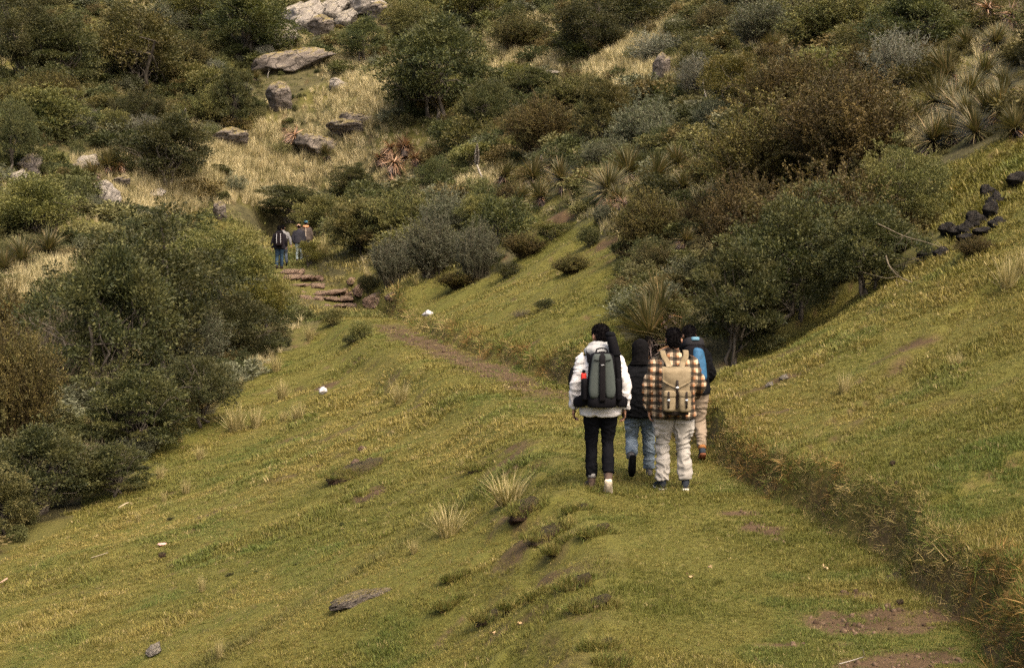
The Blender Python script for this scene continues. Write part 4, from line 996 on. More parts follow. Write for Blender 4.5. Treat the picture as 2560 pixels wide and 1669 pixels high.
SKIN = fabric('skin', (0.36, 0.19, 0.12), 0.12, 0.6); HAIR = fabric('black_hair', (0.004, 0.003, 0.003), 0.4, 0.6, 40)
EYE = fabric('eye_white', (0.5, 0.48, 0.45), 0.05, 0.3); RUB_W = fabric('pale_rubber', (0.55, 0.46, 0.34), 0.2, 0.8, 30); RUB_K = fabric('black_rubber', (0.004, 0.004, 0.004), 0.3, 0.8)
BLACKF = fabric('black_cloth', (0.0045, 0.0045, 0.005), 0.35); STEEL = Mat('steel_buckle', 0.35, 0.5); STEEL.color((0.6, 0.6, 0.6)); STEEL.b.inputs['Metallic'].default_value = 0.6; STEEL = STEEL.m

def rotx(V, a, o): 
    V = np.array(V, float) - o; c, s = math.cos(a), math.sin(a); return np.c_[V[:, 0], V[:, 1] * c - V[:, 2] * s, V[:, 1] * s + V[:, 2] * c] + o
class Person:
    """pose in metres for a 1.75 m figure facing +y; J holds joints"""
    def __init__(s, loc, height, rz, label, J, lean=0.06, vox=0.007, cloth_vox=0.010, seed=1, group=None, yaw=0.0):
        s.yaw = yaw
        s.h = height / 1.75; s.J = {k: np.array(v, float) for k, v in J.items()}; s.lean = lean; s.vox = vox; s.cv = cloth_vox; s.seed = seed
        s.root = link('person', None, None, loc, (0, 0, rz), (s.h,) * 3); tag(s.root, label, 'person', group)
        s.mw = Matrix.LocRotScale(Vector(loc), Matrix.Rotation(rz, 3, 'Z').to_quaternion(), Vector((s.h,) * 3))
        s.loc, s.rz = loc, rz
    def bend(s, V, head=False):
        V = np.array(V, float); a = s.yaw * head * sstep(1.50, 1.58, V[:, 2]); V = np.c_[V[:, 0] * np.cos(a) - V[:, 1] * np.sin(a), V[:, 0] * np.sin(a) + V[:, 1] * np.cos(a), V[:, 2]]; k = sstep(0.80, 1.10, V[:, 2]); o = np.array([0, 0, 0.90]); W = rotx(V, -s.lean, o); return V * (1 - k[:, None]) + W * k[:, None]
    def add(s, name, V, F, mat, parent=None, smooth=True, label=None):
        o = link(name, mesh_np(name, V, F, mat, None, smooth), parent or s.root)
        if label: o['label'] = label
        return o
    def body(s):
        J = s.J; P = []
        P.append(column([(0.86, 0, 0, .13, .09, 2.2), (0.95, 0, 0, .15, .10, 2.2), (1.08, 0, .0, .13, .09, 2.2), (1.25, 0, 0, .15, .10, 2.3), (1.40, 0, 0, .15, .085, 2.3), (1.47, 0, 0, .07, .06, 2)], 22, 4))
        P.append(limb([(0, -.01, 1.42), (0, .0, 1.50), (0, .012, 1.58)], [.058, .052, .055]))
        P.append(ell((0, .01, 1.645), (.074, .092, .102))); P.append(ell((0, .045, 1.585), (.055, .062, .062)))
        P.append(limb([(0, .098, 1.645), (0, .112, 1.622), (0, .118, 1.605)], [.008, .013, .015], 8, 3)); P.append(ell((0, .092, 1.672), (.050, .015, .012)))
        P.append(ell((0, .100, 1.575), (.024, .010, .009)))
        for q in (-1, 1): P.append(ell((q * .083, .0, 1.628), (.011, .021, .032), 10))
        for q in 'lr':
            sg = -1 if q == 'l' else 1
            P.append(limb([J['sh_' + q] + np.array([-sg * .05, 0, 0]), J['sh_' + q], J['el_' + q], J['wr_' + q]], [.060, .055, .043, .028], 12, 5))
            P.append(limb([np.array([sg * .085, 0, .93]), J['hip_' + q], J['kn_' + q], (J['kn_' + q] * .62 + J['an_' + q] * .38) + np.array([0, -.018, 0]), J['an_' + q]], [.072, .080, .052, .046, .032], 14, 4))
            # hand: palm and five bent fingers, the thumb leaving the side of the palm
            w = J['wr_' + q]; d = unit(w - J['el_' + q]); fw = unit(np.array([0, 1, 0.15]) - d * np.dot(d, [0, 1, 0.15])); inn = np.cross(d, fw); inn = inn * (-1 if np.dot(inn, [sg, 0, 0]) > 0 else 1)
            palm = w + d * .055
            P.append(limb([w - d * .02, w + d * .02, palm, w + d * .092], [(.020, .028), (.018, .034), (.017, .042), (.014, .038)], 12, 4, 2.4, inn))
            for k, (o, ln) in enumerate([(.030, .072), (.010, .080), (-.010, .075), (-.029, .060)]):
                b = w + d * .088 + fw * o; m1 = b + d * ln * .45 + inn * ln * .15; m2 = m1 + d * ln * .28 + inn * ln * .30; e = m2 + d * ln * .08 + inn * ln * .33
                P.append(limb([b - d * .02, b, m1, m2, e], [.0095, .0098, .0092, .0086, .0070], 8, 3))
            b = w + d * .03 + fw * .030; P.append(limb([b, b + d * .03 + fw * .022 + inn * .012, b + d * .058 + fw * .026 + inn * .026], [.013, .0115, .009], 8, 3))
        V, F, N = fuse(P, s.vox, 3); V = s.bend(V, True)
        o = s.add('body', V, F, SKIN)
        e = [ell((q * .030, .094, 1.645), (.012, .010, .008), 8) for q in (-1, 1)]
        for v, f in e: s.add('eye', s.bend(v, True), f, EYE, o)
        return o
    def hair(s, mat=None, low=1.575, style='short'):
        g = np.random.default_rng(s.seed); P = [ell((0, -.004, 1.672), (.083, .100, .086)), ell((0, -.035, 1.63), (.076, .068, .072))]
        if style == 'long': P += [limb([(0, -.05, 1.66), (0, -.07, 1.55), (0, -.055, 1.45)], [(.082, .05), (.085, .045), (.075, .03)], 14, 4)]
        else: P += [limb([(0, -.045, 1.62), (0, -.055, low)], [(.064, .038), (.050, .020)], 14, 4)]
        V, F, N = fuse(P, max(.007, s.vox), 2); V = V + N * (0.007 * (fbm3(V * 30, s.seed, 3) - 0.45))[:, None]
        M = V[F].mean(1); keep = ((M[:, 1] < .062) | (M[:, 2] > 1.70)) & ~((np.abs(M[:, 0]) > .060) & (M[:, 2] < 1.655) & (M[:, 1] > -.030)); o = s.add('hair', s.bend(V, True), F[keep], mat or HAIR)
        m = g.choice(np.unique(F[keep]), 1600); tp = sstep(1.66, 1.74, V[m, 2])[:, None]; ax = unit(N[m] * (0.16 + .45 * tp) + np.array([0, -.15, -.6]) * (1 - .6 * tp) + g.normal(size=(len(m), 3)) * .30)
        LV, LF = leaf_quads(V[m], ax, 0.026, 0.006, g); s.add('hair_strands', s.bend(LV, True), LF, mat or HAIR, o, False)
    def hood_up(s, mat):
        V, F, N = fuse([ell((0, -.01, 1.66), (.108, .125, .118)), limb([(0, -.02, 1.64), (0, -.03, 1.52), (0, -.03, 1.44)], [(.105, .11), (.105, .10), (.14, .10)], 18, 5)], .009, 5)
        V = wrinkle(V, N, .006, seed=s.seed); keep = V[F].mean(1)[:, 1] < .085; s.add('hood', s.bend(V), F[keep], mat)
    def cap(s, mat, brim_az):
        V, F, N = fuse([ell((0, 0, 1.675), (.096, .110, .085))], max(.008, s.vox), 2); keep = V[F].mean(1)[:, 2] > 1.655; o = s.add('cap', s.bend(V), F[keep], mat)
        V, F = ringloft([sring((0, 0, z), .085, .085 + .0, 2, 20) for z in (1.664, 1.670)]); c, sn = math.cos(brim_az), math.sin(brim_az); V = V + np.array([sn * .09, c * .09, 0]); s.add('brim', s.bend(V), F, mat, o)
    def jacket(s, mat, hem=0.80, roomy=1.0, collar=True, hood=None, wamp=.010, sleeve_end=0.0, name='jacket'):
        J = s.J; r = roomy
        P = [column([(hem, 0, -.005, .205 * r, .150 * r, 2.3), (hem + .03, 0, -.005, .212 * r, .155 * r, 2.3), (1.02, 0, -.01, .198 * r, .145 * r, 2.3), (1.20, 0, -.005, .205 * r, .145 * r, 2.4), (1.33, 0, 0, .200 * r, .135 * r, 2.3), (1.41, 0, 0, .172, .108, 2.2), (1.455, 0, 0, .125, .090, 2), (1.485, 0, 0, .085, .075, 2)], 30, 5)]
        if collar: P.append(limb([(0, -.005, 1.45), (0, .0, 1.53)], [(.075, .078), (.068, .070)], 20, 3))
        for q in 'lr':
            sg = -1 if q == 'l' else 1; w = J['wr_' + q] + unit(J['el_' + q] - J['wr_' + q]) * (sleeve_end - .012)
            P.append(limb([J['sh_' + q] + np.array([-sg * .06, 0, -.02]), J['sh_' + q] + np.array([sg * .012, 0, 0]), J['sh_' + q] * .5 + J['el_' + q] * .5, J['el_' + q], J['el_' + q] * .45 + w * .55, w], [.082 * r, .076 * r, .070 * r, .064 * r, .058 * r, .050 * r], 16, 5))
        V, F, N = fuse(P, s.cv, 7); V = wrinkle(V, N, wamp, (8, 8, 16), s.seed); o = s.add(name, s.bend(V), F, mat)
        if hood:                                           # hood lying on the shoulders
            V, F, N = fuse([limb([(-.115, .04, 1.47), (-.105, -.075, 1.475), (0, -.135, 1.475), (.105, -.075, 1.475), (.115, .04, 1.47)], [(.045, .05), (.062, .060), (.070, .070), (.062, .060), (.045, .05)], 14, 6, 2, (0, 0, 1)), limb([(-.085, .03, 1.52), (-.07, -.05, 1.535), (0, -.085, 1.535), (.07, -.05, 1.535), (.085, .03, 1.52)], [(.045, .045)] * 5, 12, 6, 2, (0, 0, 1))], s.cv, 4)
            V = wrinkle(V, N, .008, (10, 10, 18), s.seed + 3); s.add('hood', s.bend(V), F, hood, o)
        return o
    def trousers(s, mat, roomy=1.0, cuff=0.055, wamp=.010, waist=1.0, pockets=False, end=None):
        J = s.J; P = [column([(.84, 0, -.01, .150, .115, 2.3), (.92, 0, -.015, .175 * min(roomy, 1.1), .130, 2.3), (waist, 0, -.005, .165, .115, 2.3)], 26, 4)]
        for q in 'lr':
            sg = -1 if q == 'l' else 1; a = J['an_' + q]; k = J['kn_' + q]; low = a + unit(k - a) * ((end or {}).get(q, .02))
            P.append(limb([np.array([sg * .085, -.005, .93]), J['hip_' + q] + np.array([0, -.005, -.06]), J['hip_' + q] * .45 + k * .55, k, k * .6 + a * .4 + np.array([0, -.015, 0]), low], [.098, .103 * roomy, .084 * roomy, .070 * roomy, .066 * roomy, cuff], 16, 5))
            if pockets: c = J['hip_' + q] * .45 + k * .55 + np.array([sg * .080 * roomy, 0, .01]); P.append(column([(c[2] - .10, c[0], c[1], .018, .065, 4), (c[2] - .09, c[0], c[1], .026, .072, 4), (c[2] + .08, c[0], c[1], .026, .072, 4), (c[2] + .10, c[0], c[1], .016, .070, 4)], 16, 3))
        V, F, N = fuse(P, s.cv, 6); V = wrinkle(V, N, wamp, (7, 7, 15), s.seed + 9); s.add('trousers', s.bend(V), F, mat)
    def boots(s, mat, sole, cuff=None, pitch=None, yaw=None, high=.10):
        for q in 'lr':
            a = s.J['an_' + q]; p = (pitch or {}).get(q, 0.0)
            P = [limb([(0, -.075, .045), (0, -.03, .055), (0, .05, .050), (0, .13, .038), (0, .185, .030)], [(.034, .040), (.038, .048), (.042, .045), (.044, .034), (.028, .022)], 16, 5), limb([(0, -.035, .03), (0, -.03, .09), (0, -.025, .09 + high)], [(.040, .052), (.044, .052), (.047, .053)], 16, 4)]
            V, F, N = fuse(P, .008, 4)
            def put(X):
                X = rotx(X - np.array([0, -.02, .09]), -p, np.zeros(3)); yw = (yaw or {}).get(q, 0.0); c, sn = math.cos(yw), math.sin(yw)
                return np.c_[X[:, 0] * c - X[:, 1] * sn, X[:, 0] * sn + X[:, 1] * c, X[:, 2]] + a
            o = s.add('boot', put(V), F, mat)
            rows = [(-.085, .030), (-.06, .040), (0, .040), (.07, .045), (.14, .047), (.185, .036), (.205, .018)]
            rr = []
            for z in (-.006, .022):
                Lh = [(w, y) for y, w in rows]; ring = [(-w, y, z) for w, y in Lh] + [(w, y, z) for w, y in Lh[::-1]]; rr.append(np.array(ring))
            V2, F2 = ringloft(rr); s.add('sole', put(V2), F2, sole, o, False)
            if cuff: V3, F3 = ringloft([sring((0, -.027, .07 + high + dz), .050 * kx, .056 * kx, 2, 18) for dz, kx in ((-.022, 1), (0, 1.08), (.022, 1.02))]); s.add('cuff', put(V3), F3, cuff, o)
    def carried(s, name, label, cat):
        """an Empty in the person's frame, tilted with the back, for something carried"""
        o = link(name, None, None, s.loc, (0, 0, s.rz), (s.h,) * 3); tag(o, label, cat); return o
def piece(o, name, V, F, mat, pers, smooth=True, parent=None):
    return link(name, mesh_np(name, pers.bend(V) if pers else V, F, mat, None, smooth), parent or o)
def rbox(x0, x1, y0, y1, z0, z1, n=5, taper=0.0, seg=28, e=0.12):
    """soft box, rounded in plan and at both ends"""
    cx, cy, rx, ry = (x0 + x1) / 2, (y0 + y1) / 2, (x1 - x0) / 2, (y1 - y0) / 2; h = z1 - z0; rows = []
    for t, k in ((0, .55), (e * .25, .82), (e * .6, .95), (e, 1), (.5, 1.0), (1 - e, 1), (1 - e * .6, .95), (1 - e * .25, .82), (1, .55)):
        rows.append(sring((cx, cy, z0 + h * t), rx * k * (1 - taper * t), ry * k, n, seg))
    return ringloft(rows)
def strap(pts, w, t, ref=(1, 0, 0), seg=10): return limb(pts, [(w / 2, t / 2)] * len(pts), seg, 5, 3.5, ref)

STAND = dict(sh_l=(-.172, 0, 1.375), sh_r=(.172, 0, 1.375), hip_l=(-.09, 0, .88), hip_r=(.09, 0, .88))
def pose(**k): d = dict(STAND); d.update(k); return d
def feet(u, v):
    z = CAMZ - 2.78; x, y, g = ground(u, v); return x, y, g
# --- the four near hikers, all walking away along the path
def spot(u, v, d=0.0):
    x, y, z = ground(u, v); return (x, y + d, float(hz(x, y + d)))
# 1: white jacket, black trousers
L1 = spot(1500, 1226)
p1 = Person(L1, 1.76, 0.0, 'hiker in white hooded jacket and black trousers carrying a grey-green backpack',
    pose(el_l=(-.262, -.02, 1.13), wr_l=(-.275, .05, .885), el_r=(.262, -.03, 1.13), wr_r=(.265, .03, .875), kn_l=(-.092, .05, .49), an_l=(-.090, .03, .095), kn_r=(.082, .03, .50), an_r=(.078, -.16, .155)), lean=.05, seed=11, yaw=.45)
p1.body(); p1.hair(style='short')
WHITEF = fabric('white_shell_cloth', (0.50, 0.47, 0.45), 0.05, 0.8); HOODG = fabric('grey_lined_hood', (0.30, 0.295, 0.28), 0.08)
jk = p1.jacket(WHITEF, .80, 1.03, False, HOODG, .012)
V, F = limb([(-.29, -.01, 1.30), (-.318, -.01, 1.21), (-.325, -.01, 1.12)], [(.016, .03), (.018, .034), (.014, .03)], 10, 4); piece(None, 'sleeve_patch', V, F, BLACKF, p1, True, p1.root)
p1.trousers(fabric('black_denim', (0.0045, 0.0045, 0.0055), 0.3), .96, .064, .008, end={'l': .055, 'r': .055})
p1.boots(fabric('brown_boot_leather', (0.055, 0.036, 0.026), 0.35, .7, 20), RUB_W, fabric('grey_fleece_cuff', (0.16, 0.15, 0.14), 0.2), pitch={'r': 0.85, 'l': 0.0}, yaw={'l': .18, 'r': -.05}, high=.085)
b = p1.carried('backpack', 'grey-green backpack with black centre strip on the white jacket', 'backpack')
BKG = fabric('grey_green_cordura', (0.046, 0.053, 0.047), 0.12, .85, 40); BKB = fabric('black_nylon', (0.0055, 0.005, 0.0058), 0.3, .75)
main = piece(b, 'main_body', *rbox(-.165, .165, -.36, -.13, .93, 1.47, 3.2, .22), BKB, p1)
for sx in (-1, 1):
    V, F = rbox(sx * .082 - .058, sx * .082 + .058, -.392, -.30, 1.00, 1.455, 3.0, .0, 20, .2); V[:, 0] -= sx * .035 * sstep(1.1, 1.46, V[:, 2]); piece(b, 'front_panel', V, F, BKG, p1)
    V, F = limb([(sx * .14, -.22, .99), (sx * .20, -.17, .965), (sx * .262, -.06, .945), (sx * .268, .05, .95)], [(.052, .022), (.062, .024), (.050, .022), (.022, .012)], 14, 5, 2.6, (0, 0, 1)); piece(b, 'hip_belt_pad', V, F, BKB, p1)
    V, F = strap([(sx * .115, -.13, 1.36), (sx * .125, -.12, 1.47), (sx * .125, .0, 1.515), (sx * .13, .11, 1.45), (sx * .16, .15, 1.25), (sx * .18, .06, 1.08), (sx * .165, -.12, 1.02)], .06, .016); piece(b, 'shoulder_strap', V, F, BKB, p1)
    V, F = rbox(sx * .175 - .038, sx * .175 + .038, -.33, -.17, .97, 1.20, 2.5, -.1, 16); piece(b, 'side_pocket', V, F, BKB, p1)
V, F = strap([(0, -.385, .97), (0, -.408, 1.10), (0, -.408, 1.30), (0, -.392, 1.42), (0, -.30, 1.475)], .062, .014); st = piece(b, 'centre_strip', V, F, fabric('dark_webbing', (0.008, 0.007, 0.0075), 0.2), p1)
piece(b, 'logo_mark', *rbox(-.016, .016, -.4205, -.414, 1.338, 1.346, 6), fabric('pale_print', (0.35, 0.34, 0.34), .05), p1, False, st)
piece(b, 'bottom_panel', *rbox(-.150, .150, -.375, -.15, .905, 1.015, 3), BKB, p1)
V, F = limb([(-.06, -.26, 1.455), (-.05, -.27, 1.50), (0, -.275, 1.512), (.05, -.27, 1.50), (.06, -.26, 1.455)], [.008] * 5, 8, 4, 2, (0, 1, 0)); piece(b, 'grab_handle', V, F, BKB, p1)
for sx in (-1, 1):
    V, F = limb([(sx * .09, -.398, 1.395), (sx * .035, -.402, 1.385)], [.005, .005], 6, 3, 2, (0, 0, 1)); piece(b, 'seam_strap', V, F, BKB, p1)
    V, F = limb([(sx * .265, -.06, .92), (sx * .272, -.05, .80), (sx * .262, -.045, .76)], [(.006, .004), (.005, .004), (.010, .005)], 6, 4); piece(b, 'loose_strap', V, F, BKB, p1)
c = p1.carried('tripod_bag', 'black tripod bag strapped upright to the grey-green backpack', 'tripod bag')
piece(c, 'tube', *limb([(.185, -.25, 1.14), (.160, -.24, 1.36), (.130, -.235, 1.50), (.095, -.232, 1.64)], [(.028, .034), (.042, .046), (.054, .055), (.050, .05)], 14, 5), BKB, p1); piece(c, 'lid', *ell((.092, -.232, 1.65), (.055, .056, .036)), BLACKF, p1); piece(c, 'strap_ring', *limb([(.156, -.24, 1.43), (.150, -.24, 1.46)], [(.050, .056), (.053, .057)], 14, 2), BLACKF, p1)
c = p1.carried('water_bottle', 'red bottle in the side pocket of the grey-green backpack', 'bottle')
piece(c, 'flask', *column([(1.06, -.185, -.25, .028, .028, 2), (1.235, -.185, -.25, .030, .030, 2), (1.25, -.185, -.25, .018, .018, 2)], 14, 4), fabric('red_plastic', (0.50, 0.035, 0.025), .1, .4), p1); piece(c, 'stopper', *column([(1.25, -.185, -.25, .018, .018, 2), (1.285, -.185, -.25, .016, .016, 2)], 12, 2), BLACKF, p1)
# 2: black hooded top, blue jeans
L2 = spot(1600, 1196)
p2 = Person(L2, 1.55, 0.0, 'shorter hiker in black hooded top and faded blue jeans, left foot lifted',
    pose(el_l=(-.245, .02, 1.13), wr_l=(-.20, .17, .98), el_r=(.245, 0, 1.13), wr_r=(.25, .08, .90), kn_l=(-.105, .02, .50), an_l=(-.135, -.34, .32), kn_r=(.110, .06, .49), an_r=(.120, .05, .095)), lean=.10, seed=21)
p2.body()
HOODB = fabric('black_fleece', (0.005, 0.005, 0.0055), 0.3); p2.hood_up(fabric('black_knit', (0.0045, 0.004, 0.004), .4)); p2.jacket(HOODB, .78, 1.10, True, None, .010, name='hooded_top')
DEN = Mat('faded_denim', .9, .15); _c = DEN.coord('Object'); DEN.color(DEN.mix(DEN.ramp(DEN.noise(_c, 5, 4), [(.4, (0, 0, 0)), (.7, (1, 1, 1))]), (0.060, 0.082, 0.105), (0.175, 0.205, 0.225))); DEN.bump(DEN.noise(_c, 120, 2), .3, .004); DEN = DEN.m
p2.trousers(DEN, 1.12, .072, .013, end={'l': .03, 'r': .03}); p2.boots(fabric('grey_boot', (0.075, 0.068, 0.062), 0.3, .8, 25), RUB_K, None, pitch={'l': 1.25, 'r': 0.0}, yaw={'l': .15, 'r': -.1}, high=.085)
b = p2.carried('shoulder_bag', 'black bag at the right side of the hiker in the black hooded top', 'bag')
piece(b, 'bag_body', *rbox(.13, .27, -.22, .02, .80, 1.24, 2.6, .25), BKB, p2); piece(b, 'strap', *strap([(.20, -.12, 1.20), (.13, -.11, 1.42), (.08, -.02, 1.50), (.0, .13, 1.38), (-.05, .16, 1.25)], .04, .01), BKB, p2)
for zz in (1.26, .95): piece(b, 'buckle', *ell((.215, -.205, zz), (.012, .006, .014), 8), STEEL, p2)
# 3: plaid shirt, pale cargo trousers
L3 = spot(1683, 1225)
p3 = Person(L3, 1.735, 0.0, 'hiker in orange and black plaid shirt and pale cargo trousers with canvas rucksack',
    pose(el_l=(-.275, -.03, 1.14), wr_l=(-.265, .03, .885), el_r=(.285, -.02, 1.15), wr_r=(.250, .16, 1.02), kn_l=(-.115, .05, .49), an_l=(-.120, .02, .085), kn_r=(.105, .02, .49), an_r=(.130, -.03, .085)), lean=.04, seed=31, yaw=-.12)
p3.body(); p3.hair(style='short', low=1.56); p3.jacket(plaid(), .79, 1.13, True, None, .010, name='plaid_shirt')
p3.trousers(fabric('pale_cotton', (0.27, 0.247, 0.215), 0.07, .9, 9), 1.10, .078, .016, pockets=True, end={'l': .02, 'r': .03}); p3.boots(fabric('dark_canvas_shoe', (0.018, 0.021, 0.026), 0.3), fabric('white_rubber', (0.56, 0.52, 0.45), .1, .7), None, pitch={'l': .0, 'r': .18}, yaw={'l': .28, 'r': -.12}, high=.03)
b = p3.carried('rucksack', 'khaki canvas rucksack with dark straps and two pockets on the plaid shirt', 'rucksack')
def canvas():
    g = Mat('khaki_canvas', .95, .1); co = g.coord('Object'); g.color(g.mix(g.ramp(g.noise(co, 7, 5), [(.35, (0, 0, 0)), (.7, (1, 1, 1))]), (0.135, 0.102, 0.058), (0.235, 0.185, 0.115))); g.bump(g.noise(co, 14, 4), .6, .012); return g.m
CANV = canvas(); LEA = fabric('dark_leather_strap', (0.022, 0.017, 0.014), .3, .6)
def crumple(vf, amp, seed):
    V, F = vf; return V + amp * (np.c_[fbm3(V * 11, seed, 2), fbm3(V * 11, seed + 1, 2), fbm3(V * 11, seed + 2, 2)] - .5), F
piece(b, 'main_body', *crumple(rbox(-.150, .150, -.34, -.14, .865, 1.345, 3.0, .10, 36, .10), .020, 1), CANV, p3)
_rows = []
for t in np.linspace(0, 1, 9):
    z = 1.352 - .17 * t; ww = .146 * (1 - .0 * t) + .006
    _rows.append(np.array([(xx, -.352 - .010 * math.sin(t * 3) - .006 * (1 - (xx / ww) ** 2) + .012 * (abs(xx) / ww) ** 4 + (.11 * (1 - min(1, t * 6))), z - .055 * t * (1 - abs(xx) / ww) + .02 * t * (abs(xx) / ww) ** 2) for xx in np.linspace(-ww, ww, 17)]))
_fv = np.concatenate(_rows); _ff = np.array([(r * 17 + q, r * 17 + q + 1, (r + 1) * 17 + q + 1, (r + 1) * 17 + q) for r in range(8) for q in range(16)])
_fv2 = _fv + np.array([0, .014, 0]); _rim = [q for q in range(17)] + [r * 17 + 16 for r in range(1, 9)] + [8 * 17 + q for q in range(15, -1, -1)] + [r * 17 for r in range(7, 0, -1)]
_nf = len(_fv); _sidef = np.array([(_rim[i], _rim[(i + 1) % len(_rim)], _rim[(i + 1) % len(_rim)] + _nf, _rim[i] + _nf) for i in range(len(_rim))])
piece(b, 'top_flap', *crumple((np.concatenate([_fv, _fv2]), np.concatenate([_ff, _ff[:, ::-1] + _nf, _sidef])), .012, 5), CANV, p3)
for sx in (-1, 1):
    pk = piece(b, 'front_pocket', *crumple(rbox(sx * .082 - .066, sx * .082 + .066, -.405, -.30, .885, 1.075, 3.2, .05, 24, .16), .010, 8 + sx), CANV, p3)
    piece(b, 'pocket_flap', *crumple(rbox(sx * .082 - .070, sx * .082 + .070, -.414, -.33, 1.030, 1.105, 3.0, .08, 24, .3), .008, 12 + sx), CANV, p3, True, pk)
    st = piece(b, 'pocket_strap', *strap([(sx * .095, -.395, 1.10), (sx * .095, -.423, 1.065), (sx * .095, -.417, .93)], .022, .008), LEA, p3); piece(b, 'buckle', *rbox(sx * .095 - .014, sx * .095 + .014, -.432, -.420, 1.000, 1.016, 6, 0, 12), STEEL, p3, False, st)
    piece(b, 'shoulder_strap', *strap([(sx * .065, -.22, 1.335), (sx * .085, -.14, 1.40), (sx * .12, -.10, 1.46), (sx * .125, .0, 1.515), (sx * .13, .11, 1.44), (sx * .16, .15, 1.22), (sx * .17, .02, 1.02), (sx * .15, -.14, .92)], .062, .016), CANV, p3)
st = piece(b, 'main_strap', *strap([(0, -.355, 1.225), (0, -.385, 1.17), (0, -.372, 1.10), (0, -.345, 1.00), (0, -.352, .92)], .026, .008), LEA, p3); piece(b, 'buckle', *rbox(-.016, .016, -.392, -.380, 1.125, 1.145, 6, 0, 12), STEEL, p3, False, st)
piece(b, 'dark_base', *rbox(-.135, .135, -.33, -.15, .845, .90, 3), LEA, p3)
# 4: black jacket, khaki trousers, blue pack, half hidden
L4 = spot(1730, 1152)
p4 = Person(L4, 1.64, 0.12, 'hiker in dark jacket and tan trousers half hidden behind the plaid shirt',
    pose(el_l=(-.25, .05, 1.13), wr_l=(-.2, .25, 1.05), el_r=(.262, .02, 1.13), wr_r=(.19, .22, 1.02), kn_l=(-.10, .16, .50), an_l=(-.10, .18, .095), kn_r=(.110, .04, .48), an_r=(.095, -.16, .155)), lean=.28, seed=41)
p4.body(); p4.hair(style='short'); p4.jacket(BLACKF, .86, 1.10, True, HOODB, .010); p4.trousers(fabric('tan_cotton', (0.195, 0.150, 0.105), 0.12, .9, 9), 1.08, .062, .014, end={'l': .03, 'r': .05})
p4.boots(fabric('navy_boot', (0.022, 0.026, 0.032), .3), fabric('orange_rubber', (0.13, 0.045, 0.020), .25, .7, 30), fabric('orange_collar', (0.20, 0.085, 0.028), .2), pitch={'r': .55}, yaw={'r': -.1}, high=.05)
b = p4.carried('hiking_pack', 'blue and black pack on the half hidden hiker in the dark jacket', 'backpack')
BLU = fabric('bright_blue_nylon', (0.022, 0.075, 0.14), 0.3, .6, 12); LBL = fabric('pale_blue_nylon', (0.09, 0.19, 0.25), .1, .6)
piece(b, 'main_body', *rbox(-.16, .14, -.36, -.14, .96, 1.44, 3, .12), BKB, p4); piece(b, 'blue_panel', *crumple(rbox(-.09, .130, -.385, -.24, 1.00, 1.40, 2.6, .30, 24), .030, 3), BLU, p4)
piece(b, 'top_lid', *crumple(rbox(-.15, .14, -.35, -.11, 1.41, 1.55, 2.6, .2, 24, .3), .012, 4), fabric('charcoal_nylon', (0.018, 0.017, 0.018), .2), p4); piece(b, 'lid_patch', *rbox(-.06, .05, -.37, -.26, 1.485, 1.535, 3, 0, 16), LBL, p4)
for sx in (-1, 1): piece(b, 'shoulder_strap', *strap([(sx * .11, -.14, 1.40), (sx * .125, -.06, 1.50), (sx * .125, .05, 1.50), (sx * .14, .13, 1.35), (sx * .17, .08, 1.1), (sx * .15, -.14, 1.02)], .06, .016), BKB, p4)

# --- the walkers beyond the steps
FV = dict(vox=.014, cloth_vox=.018)
L5 = spot(699, 673)
p5 = Person(L5, 1.72, 0.05, 'far walker in dark jacket and blue jeans with dark backpack above the steps', pose(el_l=(-.28, .0, 1.12), wr_l=(-.30, .03, .88), el_r=(.27, 0, 1.14), wr_r=(.27, .10, .93), kn_l=(-.10, .03, .50), an_l=(-.11, -.06, .12), kn_r=(.09, .05, .49), an_r=(.08, .08, .095)), lean=.08, seed=51, **FV)
p5.body(); p5.hair(); p5.jacket(fabric('dark_purple_jacket', (0.012, 0.010, 0.012), .25), .82, 1.08, True, BLACKF); p5.trousers(fabric('blue_denim', (0.018, 0.034, 0.054), .35, .9, 5), 1.05, .065); p5.boots(fabric('dark_shoe', (0.03, 0.02, 0.018), .2), RUB_K, None, high=.03)
b = p5.carried('dark_backpack', 'dark backpack with two pale straps on the far walker', 'backpack')
piece(b, 'main_body', *rbox(-.17, .17, -.36, -.13, .93, 1.50, 3, .15), fabric('plum_nylon', (0.010, 0.007, 0.008), .3), p5)
for sx in (-1, 1):
    piece(b, 'pale_strap', *strap([(sx * .075, -.345, 1.44), (sx * .08, -.378, 1.25), (sx * .08, -.37, 1.02)], .022, .01), fabric('pale_webbing', (0.30, 0.29, 0.28), .1), p5); piece(b, 'shoulder_strap', *strap([(sx * .11, -.14, 1.42), (sx * .125, -.04, 1.51), (sx * .13, .11, 1.40), (sx * .17, .05, 1.1), (sx * .15, -.14, 1.0)], .06, .016), BKB, p5)
L6 = spot(708, 664)
p6 = Person(L6, 1.66, 0.0, 'far walker in pale sleeves almost hidden behind the dark backpack', pose(el_l=(-.25, .0, 1.13), wr_l=(-.26, .05, .90), el_r=(.30, -.04, 1.15), wr_r=(.345, -.02, .90), kn_l=(-.09, .05, .50), an_l=(-.09, .03, .095), kn_r=(.12, .05, .50), an_r=(.17, -.12, .16)), lean=.10, seed=61, **FV)
p6.body(); p6.hair(); p6.jacket(fabric('pale_grey_shirt', (0.13, 0.125, 0.12), .1), .84, .98); p6.trousers(fabric('slate_trousers', (0.040, 0.048, 0.060), .3), 1.0, .06); p6.boots(fabric('dark_blue_shoe', (0.02, 0.025, 0.035), .2), RUB_K, None, pitch={'r': .5}, high=.04)
L7 = spot(748, 655)
